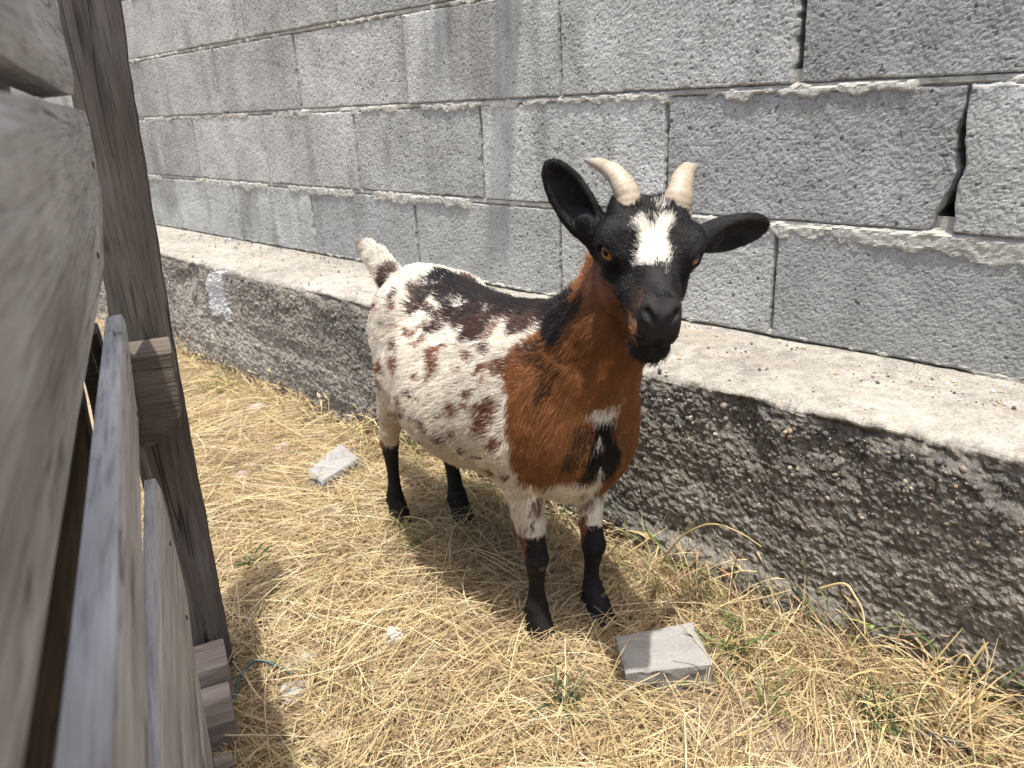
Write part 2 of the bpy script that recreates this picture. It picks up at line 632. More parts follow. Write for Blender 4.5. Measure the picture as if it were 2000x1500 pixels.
def ico():
    t = (1 + 5 ** 0.5) / 2
    v = np.array([(-1, t, 0), (1, t, 0), (-1, -t, 0), (1, -t, 0), (0, -1, t), (0, 1, t), (0, -1, -t), (0, 1, -t),
                  (t, 0, -1), (t, 0, 1), (-t, 0, -1), (-t, 0, 1)], dtype=float)
    v /= np.linalg.norm(v[0])
    f = np.array([(0, 11, 5), (0, 5, 1), (0, 1, 7), (0, 7, 10), (0, 10, 11), (1, 5, 9), (5, 11, 4), (11, 10, 2), (10, 7, 6),
                  (7, 1, 8), (3, 9, 4), (3, 4, 2), (3, 2, 6), (3, 6, 8), (3, 8, 9), (4, 9, 5), (2, 4, 11), (6, 2, 10), (8, 6, 7), (9, 8, 1)])
    return v, f


ICO_V, ICO_F = ico()


def rot_rand(n, r):
    q = r.normal(size=(n, 4))
    q /= np.linalg.norm(q, axis=1)[:, None]
    w, x, y, z = q.T
    return np.stack([np.stack([1 - 2 * (y * y + z * z), 2 * (x * y - z * w), 2 * (x * z + y * w)], -1),
                     np.stack([2 * (x * y + z * w), 1 - 2 * (x * x + z * z), 2 * (y * z - x * w)], -1),
                     np.stack([2 * (x * z - y * w), 2 * (y * z + x * w), 1 - 2 * (x * x + y * y)], -1)], 1)


def pebble_cloud(name, pos, rad, cols, mat, parent, r, origin):
    n = len(pos)
    sc = rad[:, None] * r.uniform(0.6, 1.25, (n, 3))
    v = ICO_V[None] * r.uniform(0.8, 1.18, (n, 12, 1)) * sc[:, None, :]
    v = np.einsum('nij,nkj->nki', rot_rand(n, r), v) + pos[:, None, :]
    f = ICO_F[None] + (np.arange(n) * 12)[:, None, None]
    me = mesh_np(name, v.reshape(-1, 3) - np.array(origin), f.reshape(-1, 3), mat, smooth=True)
    set_color(me, np.repeat(cols, 12, 0))
    o = obj(name, me, parent)
    tag(o, kind='stuff')
    return o


M_PEB = mat_tone('gravel', 300, 0.8, 1.2, 0.2, 0.002, 0.8, 0.25)
npb = 22000
px = -3.2 + 3.8 * rng.random(npb) ** 0.62
pz = 0.322 - 0.322 * rng.random(npb) ** 1.15
keep = (fbm(np.column_stack([px, pz, pz * 0]) * 9, 3, 90) + 0.25 + 0.5 * (pz > 0.2)) > rng.uniform(-0.4, 0.5, npb)
px, pz = px[keep], pz[keep]
rad = 0.0012 + 0.0036 * rng.random(len(px)) ** 6 * (0.5 + 0.9 * sstep(0.1, 0.3, pz))
dd, _ = face_disp(px, pz)
cr = 0.024 * np.clip(fbm(np.column_stack([px, px * 0, px * 0]) * 11, 4, 70) + 0.1, 0, 1) * sstep(0.25, LEDGE_Z, pz)
pos = np.column_stack([px, FACE_Y - dd + cr + rad * 0.35, pz])
pal = np.array([(0.05, 0.05, 0.05), (0.09, 0.085, 0.08), (0.14, 0.13, 0.115), (0.22, 0.19, 0.15), (0.33, 0.28, 0.21), (0.42, 0.39, 0.34), (0.27, 0.2, 0.12)])
pc = pal[rng.choice(7, len(px), p=[.08, .26, .38, .18, .04, .02, .04])] * 0.95
pebble_cloud('gravel', pos, rad, pc, M_PEB, footing, rng, (-1.0, FACE_Y, 0))
# grit and crumbs on the ledge
ng = 1500
gx = rng.uniform(-3.0, 0.5, ng)
gy = np.where(rng.random(ng) < 0.55, rng.uniform(0.16, 0.285, ng), rng.uniform(0.01, 0.28, ng))
gr = 0.001 + 0.0032 * rng.random(ng) ** 4
gc = pal[rng.choice(7, ng)] * 1.5
pebble_cloud('grit', np.column_stack([gx, FACE_Y + gy, np.full(ng, LEDGE_Z + 0.001)]), gr, gc, M_PEB, footing, rng, (-1.0, FACE_Y, 0))


def px_ray(x, y):
    """direction of the sight line through a point of the 2000 x 1500 photograph."""
    return CAM_RIGHT * ((x - 1000) / 1505) - CAM_UP * ((y - 750) / 1505) - CAM_BACK


def on_plane(x, y, axis, value):
    d = px_ray(x, y)
    o = Vector((0, 0, CAM_H))
    t = (value - o[axis]) / d[axis]
    return o + d * t


# plaster smear on the face
M_PLAST = mat_tone('plaster smear', 120, 0.85, 1.1, 0.3, 0.002, 0.8)
outline = [(408, 535), (436, 530), (437, 560), (440, 590), (452, 612), (453, 628), (443, 629), (436, 612), (430, 616), (419, 618), (411, 600), (413, 583), (405, 566)]
pts = [on_plane(x, y, 1, FACE_Y) for x, y in outline]
cx_ = sum(p.x for p in pts) / len(pts); cz_ = sum(p.z for p in pts) / len(pts)
n = 60
xs_ = np.linspace(min(p.x for p in pts) - .005, max(p.x for p in pts) + .005, n)
zs_ = np.linspace(min(p.z for p in pts) - .005, max(p.z for p in pts) + .005, n * 2)


def inpoly(x, y, poly):
    x = np.asarray(x); y = np.asarray(y)
    c = np.zeros(x.shape, bool)
    j = len(poly) - 1
    for i in range(len(poly)):
        xi, yi = poly[i]; xj, yj = poly[j]
        cond = ((yi > y) != (yj > y)) & (x < (xj - xi) * (y - yi) / ((yj - yi) or 1e-12) + xi)
        c ^= cond
        j = i
    return c


gx2, gz2 = np.meshgrid(xs_, zs_, indexing='ij'); gx2 = gx2.ravel(); gz2 = gz2.ravel()
jx_ = 0.007 * fbm(np.column_stack([gx2, gz2, gz2 * 0]) * 45, 3, 91); jz_ = 0.007 * fbm(np.column_stack([gx2, gz2, gz2 * 0]) * 45, 3, 92)
ins = inpoly(gx2 + jx_, gz2 + jz_, [(p.x, p.z) for p in pts])
dd, _ = face_disp(gx2, gz2)
hh = 0.85 * dd + np.where(ins, 0.0045, -0.012)
me = mesh_np('plaster_smear', np.column_stack([gx2 + 1.0, -hh, gz2]), grid_faces(n, 2 * n), M_PLAST, True)
set_color(me, np.array([0.42, 0.42, 0.42]) * (1 + 0.12 * fbm(np.column_stack([gx2, gz2, gz2]) * 40, 3))[:, None])
o = obj('plaster_smear', me, footing)
o['label'] = 'pale grey smear of plaster on the footing face'

# ------------------------------------------------------------------ ground
M_SOIL = mat_tone('dry soil', 150, 0.6, 1.3, 0.8, 0.004)


def axis_pts(lo, hi, step, far):
    a = list(np.arange(lo, hi, step))
    s = step
    while a[-1] < far:
        s *= 1.25
        a.append(a[-1] + s)
    s = step
    while a[0] > -far:
        s *= 1.25
        a.insert(0, a[0] - s)
    return np.array(a)


def ground_z(x, y):
    p = np.column_stack([x, y, x * 0])
    return 0.010 * fbm(p * 3.5, 3, 100) + 0.005 * fbm(p * 18, 3, 101)


gxs = axis_pts(-2.6, 0.7, 0.015, 60)
gys = axis_pts(-0.3, 1.02, 0.015, 60)
Xg, Yg = np.meshgrid(gxs, gys, indexing='ij'); Xg = Xg.ravel(); Yg = Yg.ravel()
Zg = ground_z(Xg, Yg) - 0.004
pg = np.column_stack([Xg, Yg, Zg * 0])
nearg = np.exp(-np.maximum(0, np.hypot(Xg + 1, Yg - 0.4) - 2.2))
cg = np.array([0.255, 0.20, 0.14]) * (1 + nearg * (0.35 * fbm(pg * 5, 3, 102) + 0.3 * fbm(pg * 40, 3, 103)))[:, None]
me = mesh_np('ground', np.column_stack([Xg, Yg, Zg]), grid_faces(len(gxs), len(gys)), M_SOIL, True)
set_color(me, np.clip(cg, 0.03, 0.6))
ground = obj('ground', me)
tag(ground, 'dry beige soil under the straw', kind='structure')

# ------------------------------------------------------------------ dry grass
def mat_straw(name):
    m, nt, b = new_mat(name)
    nt.links.new(attr(nt), b.inputs['Base Color'])
    b.inputs['Roughness'].default_value = 0.55
    b.inputs['Specular IOR Level'].default_value = 0.35
    tr = nt.nodes.new('ShaderNodeBsdfTranslucent')
    nt.links.new(attr(nt), tr.inputs['Color'])
    mx = nt.nodes.new('ShaderNodeMixShader')
    mx.inputs['Fac'].default_value = 0.25
    nt.links.new(b.outputs[0], mx.inputs[1]); nt.links.new(tr.outputs[0], mx.inputs[2])
    nt.links.new(mx.outputs[0], nt.nodes['Material Output'].inputs['Surface'])
    return m


M_STRAW = mat_straw('dry straw')
STRAW_PAL = np.array([(0.60, 0.485, 0.28), (0.53, 0.41, 0.22), (0.43, 0.32, 0.175), (0.64, 0.565, 0.39), (0.36, 0.26, 0.15), (0.20, 0.14, 0.09), (0.44, 0.42, 0.20)])


def ribbons(root, az, el, length, width, bend_el, bend_az, col, r, seg=5, zmin=0.002, wig=0.0):
    """blades integrated from their roots; returns verts, quads, colours."""
    n = len(root)
    P = np.zeros((n, seg + 1, 3))
    P[:, 0] = root
    T = np.zeros((n, seg + 1, 3))
    a, e = az.copy(), el.copy()
    T[:, 0] = np.column_stack([np.cos(a) * np.cos(e), np.sin(a) * np.cos(e), np.sin(e)])
    for k in range(seg):
        dirv = np.column_stack([np.cos(a) * np.cos(e), np.sin(a) * np.cos(e), np.sin(e)])
        P[:, k + 1] = P[:, k] + dirv * (length / seg)[:, None]
        low = P[:, k + 1, 2] < zmin + root[:, 2] * 0.3
        P[low, k + 1, 2] = zmin + root[low, 2] * 0.3
        T[:, k + 1] = dirv
        e = e + bend_el / seg
        e = np.where(low, np.maximum(e, 0.0), e)
        a = a + bend_az / seg + r.normal(0, wig, n)
    ref = r.normal(size=(n, 3)); ref[:, 2] = np.abs(ref[:, 2]) + 0.6
    S = np.cross(T, ref[:, None, :])
    S /= np.maximum(np.linalg.norm(S, axis=2), 1e-6)[..., None]
    taper = np.array([0.85, 1.0, 1.0, 0.9, 0.7, 0.2])[:seg + 1] if seg == 5 else np.linspace(1, 0.25, seg + 1)
    W = S * (width[:, None] * taper[None] * 0.5)[..., None]
    V = np.stack([P - W, P + W], 2).reshape(n, -1, 3)
    b = np.arange(seg) * 2
    F = np.stack([b, b + 1, b + 3, b + 2], -1)[None] + (np.arange(n) * (seg + 1) * 2)[:, None, None]
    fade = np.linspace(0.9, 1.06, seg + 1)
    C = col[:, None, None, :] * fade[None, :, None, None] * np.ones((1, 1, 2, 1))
    return V.reshape(-1, 3), F.reshape(-1, 4), C.reshape(-1, 3)


def bare(x, y):
    """0..1 how bare the soil lies: right of the paver and at the foot of the post."""
    b = np.exp(-(((x + 0.40) / 0.10) ** 2 + ((y - 0.76) / 0.06) ** 2))
    b += 1.15 * np.exp(-(((x + 0.512) / 0.085) ** 2 + ((y - 0.792) / 0.075) ** 2) ** 3)
    b += 0.7 * np.exp(-(((x + 1.44) / 0.07) ** 2 + ((y - 0.83) / 0.06) ** 2) ** 2)
    b += 0.85 * sstep(0.06, 0.40, fbm(np.column_stack([x, y, x * 0]) * 4.5, 3, 111))
    b += 0.8 * np.exp(-(((x + 0.83) / 0.10) ** 2 + ((y - 0.36) / 0.05) ** 2))
    return np.clip(b, 0, 1)


def spread(n, r):
    x = r.uniform(-4.2, 0.35, n * 4)
    y = r.uniform(-0.25, 1.02, n * 4)
    # what the photograph can see, thinning out behind the fence
    near = np.exp(-np.maximum(0, -x - 1.4) * 0.40)
    fence = 0.367 + 0.345 / 0.939 * (-x) * 1.0 - 0.40
    ok = (r.random(n * 4) < near) & (y > fence - 0.12) & (r.random(n * 4) > 0.85 * bare(x, y))
    x, y = x[ok][:n], y[ok][:n]
    return x, y


def straw_object(name, n, seed, lo, hi, wlo, whi, elmax, zmax, label, pal_p, group_dir=True, clump=None):
    r = np.random.default_rng(seed)
    x, y = spread(n, r)
    if clump is not None:
        ok = fbm(np.column_stack([x, y, x * 0]) * 5.5, 2, 130) + 0.35 * sstep(0.86, 0.95, y) > clump
        x, y = x[ok], y[ok]
    n = len(x)
    az = r.uniform(0, 2 * math.pi, n)
    if group_dir:
        sw = fbm(np.column_stack([x, y, x * 0]) * 3.2, 2, seed) * 4.0
        az = np.where(r.random(n) < 0.6, sw + r.normal(0, 0.5, n), az)
    L = lo + (hi - lo) * r.random(n) ** 2.0
    el = np.abs(r.normal(0, elmax, n))
    z = ground_z(x, y) + zmax * r.random(n) ** 1.6
    # straw cannot start inside the footing
    y = np.minimum(y, 0.955)
    bel = -el * r.uniform(0.8, 2.2, n) + r.normal(0, 0.12, n)
    baz = r.normal(0, 0.16, n)
    kink = r.random(n) < 0.22
    baz = np.where(kink, r.normal(0, 1.1, n), baz)
    w = r.uniform(wlo, whi, n)
    c = STRAW_PAL[r.choice(7, n, p=pal_p)] * r.uniform(0.75, 1.2, (n, 1))
    V, F, C = ribbons(np.column_stack([x, y, z]), az, el, L, w, bel, baz, c, r, wig=0.03)
    V[:, 1] = np.minimum(V[:, 1], FACE_Y - 0.012 + 0.01 * r.random(len(V)))
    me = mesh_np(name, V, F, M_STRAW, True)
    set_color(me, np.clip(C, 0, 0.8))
    o = obj(name, me)
    tag(o, label, 'dry grass', kind='stuff')
    return o


straw_object('straw', 36000, 21, 0.03, 0.23, 0.0008, 0.0018, 0.17, 0.024, 'matted pale straw lying over the ground', [.23, .24, .19, .09, .14, .08, .03])
straw_object('chaff', 26000, 23, 0.008, 0.05, 0.0008, 0.0019, 0.14, 0.024, 'short broken chaff trodden into the straw', [.2, .2, .2, .1, .16, .11, .03], False)
straw_object('grass_tuft', 26000, 24, 0.05, 0.17, 0.0008, 0.0018, 0.50, 0.012, 'denser tufts of bent golden grass rising out of the straw', [.26, .27, .2, .08, .1, .05, .04], True, 0.20)
straw_object('dry_grass', 9000, 22, 0.03, 0.13, 0.0007, 0.0014, 0.75, 0.006, 'thin dry grass blades standing up out of the straw', [.25, .22, .18, .1, .13, .07, .05])


def footing_fringe():
    """dry stems and green shoots standing along the foot of the footing."""
    r = np.random.default_rng(33)
    n = 4200
    x = np.where(r.random(n) < 0.62, r.uniform(-0.82, 0.15, n), r.uniform(-3.2, -0.8, n))
    y = np.where(x > -0.75, 0.955 - np.abs(r.normal(0, 0.055, n)), 0.955 - np.abs(r.normal(0, 0.035, n)))
    keep = fbm(np.column_stack([x, y * 0, x * 0]) * 6, 3, 34) > r.uniform(-0.5, 0.35, n)
    x, y = x[keep], y[keep]
    n = len(x)
    pal = np.array([(0.52, 0.40, 0.21), (0.40, 0.27, 0.16), (0.30, 0.18, 0.12), (0.60, 0.50, 0.30), (0.13, 0.19, 0.06), (0.22, 0.25, 0.09)])
    c = pal[r.choice(6, n, p=[.27, .2, .13, .18, .11, .11])] * r.uniform(0.75, 1.2, (n, 1))
    az = r.uniform(0, 2 * math.pi, n)
    el = r.uniform(0.3, 1.35, n)
    L = 0.02 + 0.13 * r.random(n) ** 1.8
    V, F, C = ribbons(np.column_stack([x, y, np.full(n, 0.004)]), az, el, L, r.uniform(0.0008, 0.0022, n), -r.uniform(0.1, 1.5, n), r.normal(0, 0.5, n), c, r, wig=0.08)
    V[:, 1] = np.minimum(V[:, 1], FACE_Y - 0.022 + 0.01 * r.random(len(V)))
    me = mesh_np('stem_fringe', V, F, M_STRAW, True)
    set_color(me, np.clip(C, 0, 0.8))
    o = obj('stem_fringe', me)
    tag(o, 'tangle of dry stems and green shoots along the foot of the footing', 'dry grass', kind='stuff')


footing_fringe()
# ------------------------------------------------------------------ wooden fence by the camera
# fence frame: x runs away along the boards to the post, y to the goat's side, z up
FENCE_RZ = math.atan2(0.345, -0.939)
fence = empty('wooden_fence', (0, 0, 0), FENCE_RZ)
tag(fence, 'weathered wooden fence of wide horizontal boards nailed to a dark post', 'fence')
# in this frame the local y axis points away from the goat, so the goat's side is -y
M_BOARD = mat_wood('silvered board', (0.33, 0.325, 0.318), (0.45, 0.445, 0.436), (0.56, 0.555, 0.545), 0, 0.8, (0.31, 0.29, 0.26))
M_POST = mat_wood('dark post wood', (0.065, 0.056, 0.049), (0.10, 0.088, 0.077), (0.145, 0.13, 0.115), 2, 1.0, (0.07, 0.057, 0.047))
M_BLOCKW = mat_wood('brown offcut', (0.085, 0.07, 0.056), (0.125, 0.105, 0.086), (0.17, 0.148, 0.124), 1, 0.8, (0.09, 0.068, 0.052))


def board(z0, z1, n0, n1, e0, end, seed, mat=M_BOARD, name='board', wob=0.0035, parent=None, lean=0.0, skew=0.0):
    """a board from e0 to an uneven far end; end = list of (z, e) breaking the sawn end; n is towards the goat."""
    zs = np.linspace(0, 1, 15)
    es = np.linspace(0, 1, 46)
    ez = np.array([q[0] for q in end]); ee = np.array([q[1] for q in end])
    o_ = np.argsort(ez); ez, ee = ez[o_], ee[o_]
    # closed section: front (n1) bottom->top, top front->back, back top->bottom
    sec = [(z, 1.0) for z in zs] + [(1.0, t) for t in (0.8, 0.6, 0.4, 0.2)] + [(z, 0.0) for z in zs[::-1]] + [(0.0, t) for t in (0.25, 0.5, 0.75)]
    V = []
    for u in es:
        for zq, nq in sec:
            z = z0 + zq * (z1 - z0)
            far = np.interp(z, ez, ee)
            e = e0 + u * (far - e0)
            nn_ = n0 + nq * (n1 - n0) + lean * (z - z1)
            V.append((e, nn_, z))
    V = np.array(V)
    p = V * np.array([1.2, 9, 9]) + seed * 4.7
    edge_z = fbm(p * np.array([2.5, 1, 0.3]), 3, seed)
    V[:, 2] += wob * edge_z + 0.5 * wob * vnoise(V * np.array([30, 20, 20]), seed + 2) * 0.5
    V[:, 1] += 0.6 * wob * fbm(V * np.array([3, 4, 26]), 3, seed + 5)
    # rounded, worn arrises
    V[:, 1] -= lean * (V[:, 2] - z1)
    zc, nc = (z0 + z1) / 2, (n0 + n1) / 2
    fz = np.abs(V[:, 2] - zc) / ((z1 - z0) / 2); fn = np.abs(V[:, 1] - nc) / (abs(n1 - n0) / 2)
    cor = sstep(0.86, 1.0, fz) * sstep(0.6, 1.0, fn)
    V[:, 1] -= np.sign(V[:, 1] - nc) * cor * 0.0022
    V[:, 1] += lean * (V[:, 2] - z1)
    m = len(sec)
    a_ = np.arange(len(es) * m).reshape(len(es), m); b_ = np.roll(a_, -1, 1)
    F = np.stack([a_[:-1], a_[1:], b_[1:], b_[:-1]], -1).reshape(-1, 4)
    # end caps
    mid0 = V[:m].mean(0); mid1 = V[-m:].mean(0)
    V = np.vstack([V, mid0, mid1])
    i0, i1 = len(V) - 2, len(V) - 1
    cap = np.concatenate([np.stack([np.full(m, i0), a_[0], b_[0]], -1), np.stack([np.full(m, i1), b_[-1], a_[-1]], -1)])
    V[:, 1] += skew * (V[:, 0] - 0.85)
    V[:, 1] *= -1                                   # towards the goat is -y here
    me = mesh_np(name, V, [F, cap], mat, False)
    return obj(name, me, parent or fence)


Zc = CAM_H
board(Zc + 0.022, Zc + 0.19, -0.062, -0.034, -0.6, [(Zc, 0.77), (Zc + 0.1, 0.72), (Zc + 0.2, 0.69)], 1)
board_b = board(Zc - 0.150, Zc + 0.010, -0.062, -0.030, -0.6, [(Zc - 0.15, 0.88), (Zc - 0.084, 0.975), (Zc - 0.068, 0.965), (Zc - 0.02, 0.85), (Zc + 0.01, 0.80)], 2, lean=0.13, wob=0.0022)
board_c = board(Zc - 0.308, Zc - 0.182, -0.058, -0.039, -0.6, [(Zc - 0.308, 0.86), (Zc - 0.26, 0.90), (Zc - 0.215, 0.88), (Zc - 0.182, 0.85)], 3, lean=0.085)
board_d = board(Zc - 0.590, Zc - 0.365, -0.056, -0.041, -0.6, [(Zc - 0.59, 0.86), (Zc - 0.50, 0.90), (Zc - 0.42, 0.88), (Zc - 0.365, 0.85)], 4, skew=0.022)
board(Zc - 0.745, Zc - 0.605, -0.070, -0.046, -0.6, [(Zc - 0.745, 0.84), (Zc - 0.605, 0.87)], 5)


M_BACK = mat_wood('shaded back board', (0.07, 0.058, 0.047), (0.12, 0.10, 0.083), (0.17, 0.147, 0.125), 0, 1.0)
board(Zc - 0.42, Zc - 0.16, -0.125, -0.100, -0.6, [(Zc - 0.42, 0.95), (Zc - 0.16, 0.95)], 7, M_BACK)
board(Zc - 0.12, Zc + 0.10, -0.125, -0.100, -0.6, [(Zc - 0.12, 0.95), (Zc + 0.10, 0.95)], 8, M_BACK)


def leaning_box(name, e0, e1, prof, mat, seed, wob=0.002, parent=None, nz_=60):
    """upright timber; prof = (z, n left, n right)."""
    V = []
    zs = np.linspace(prof[0][0], prof[-1][0], nz_)
    nl = np.interp(zs, [q[0] for q in prof], [q[1] for q in prof]); nr = np.interp(zs, [q[0] for q in prof], [q[2] for q in prof])
    sec = [(0, 0.03), (0.25, 0), (0.5, 0), (0.75, 0), (0.97, 0), (1, 0.05), (1, 0.5), (1, 0.95), (0.97, 1), (0.5, 1), (0.03, 1), (0, 0.95), (0, 0.5)]
    for z, a_, b_ in zip(zs, nl, nr):
        for q, w in sec:
            V.append((e0 + w * (e1 - e0), a_ + q * (b_ - a_), z))
    V = np.array(V)
    V[:, 1] += wob * fbm(V * np.array([20, 20, 6]), 3, seed) + 0.0012 * vnoise(V * np.array([30, 30, 60]), seed + 1)
    V[:, 0] += wob * fbm(V * np.array([20, 30, 4]), 3, seed + 3)
    m = len(sec)
    a_ = np.arange(nz_ * m).reshape(nz_, m); b_ = np.roll(a_, -1, 1)
    F = np.stack([a_[:-1], a_[1:], b_[1:], b_[:-1]], -1).reshape(-1, 4)
    V = np.vstack([V, V[:m].mean(0), V[-m:].mean(0)])
    i0, i1 = len(V) - 2, len(V) - 1
    cap = np.concatenate([np.stack([np.full(m, i0), a_[0], b_[0]], -1), np.stack([np.full(m, i1), b_[-1], a_[-1]], -1)])
    V[:, 1] *= -1
    me = mesh_np(name, V, [F, cap], mat, False)
    return obj(name, me, parent or fence)


leaning_box('post', 1.0, 1.055, [(-0.05, -0.070, -0.003), (0.30, -0.067, -0.001), (0.50, -0.064, 0.002), (0.88, -0.045, 0.015), (1.00, -0.040, 0.020)], M_POST, 11)
# packing block between the boards and the post
leaning_box('packing_block', 0.915, 0.990, [(Zc - 0.352, -0.060, -0.040), (Zc - 0.320, -0.060, -0.004), (Zc - 0.246, -0.060, -0.003)], M_BLOCKW, 12, 0.003, nz_=16)
leaning_box('packing_block', 0.86, 0.91, [(Zc - 0.40, -0.090, -0.066), (Zc - 0.20, -0.090, -0.068)], M_BLOCKW, 13, 0.003, nz_=16)
# offcuts nailed at the foot of the post
M_OFFCUT = mat_wood('pale offcut', (0.19, 0.155, 0.125), (0.27, 0.23, 0.19), (0.34, 0.30, 0.255), 1, 0.6, (0.2, 0.15, 0.115))
leaning_box('offcut', 0.925, 0.985, [(0.0, -0.062, -0.010), (0.083, -0.062, -0.010)], M_OFFCUT, 14, 0.0012, nz_=8)
leaning_box('offcut', 0.845, 0.921, [(0.0, -0.062, -0.014), (0.060, -0.062, -0.014)], M_OFFCUT, 15, 0.0012, nz_=8)
leaning_box('stake', 0.795, 0.812, [(0.0, -0.044, -0.022), (0.045, -0.044, -0.024)], M_OFFCUT, 16, 0.001, nz_=8)
# nail heads on the board faces
M_NAIL = new_mat('rusty nail')[0]
M_NAIL.node_tree.nodes['Principled BSDF'].inputs['Base Color'].default_value = (0.07, 0.045, 0.035, 1)
M_NAIL.node_tree.nodes['Principled BSDF'].inputs['Roughness'].default_value = 0.7
nv_ = np.array([(0.0028 * math.cos(a_) * f_, -y_, 0.0028 * math.sin(a_) * f_) for y_, f_ in ((0, 1.0), (0.0012, 0.95), (0.0016, 0.5)) for a_ in np.linspace(0, 2 * math.pi, 10, endpoint=False)])
na_ = np.arange(30).reshape(3, 10); nb_ = np.roll(na_, -1, 1)
nail_me = mesh_np('nail', nv_, [np.stack([na_[:-1], nb_[:-1], nb_[1:], na_[1:]], -1).reshape(-1, 4), np.array([na_[2]])], M_NAIL, True)
for bo, e_, n_, z_ in ((board_c, 0.80, -0.041, Zc - 0.225), (board_c, 0.81, -0.046, Zc - 0.275), (board_d, 0.80, -0.042, Zc - 0.42), (board_d, 0.81, -0.042, Zc - 0.52), (board_b, 0.70, -0.043, Zc - 0.10), (board_b, 0.69, -0.032, Zc - 0.03)):
    obj('nail', nail_me, bo, (e_, -n_ - 0.001, z_))
# ------------------------------------------------------------------ goat
# goat frame: x along the spine to the chest, y to its left (towards the wall), z up
GOAT_LOC = (-1.06, 0.807, 0.0)
GOAT_RZ = math.atan2(-0.159, 0.987)


def unit(v):
    v = np.asarray(v, float)
    return v / np.linalg.norm(v)


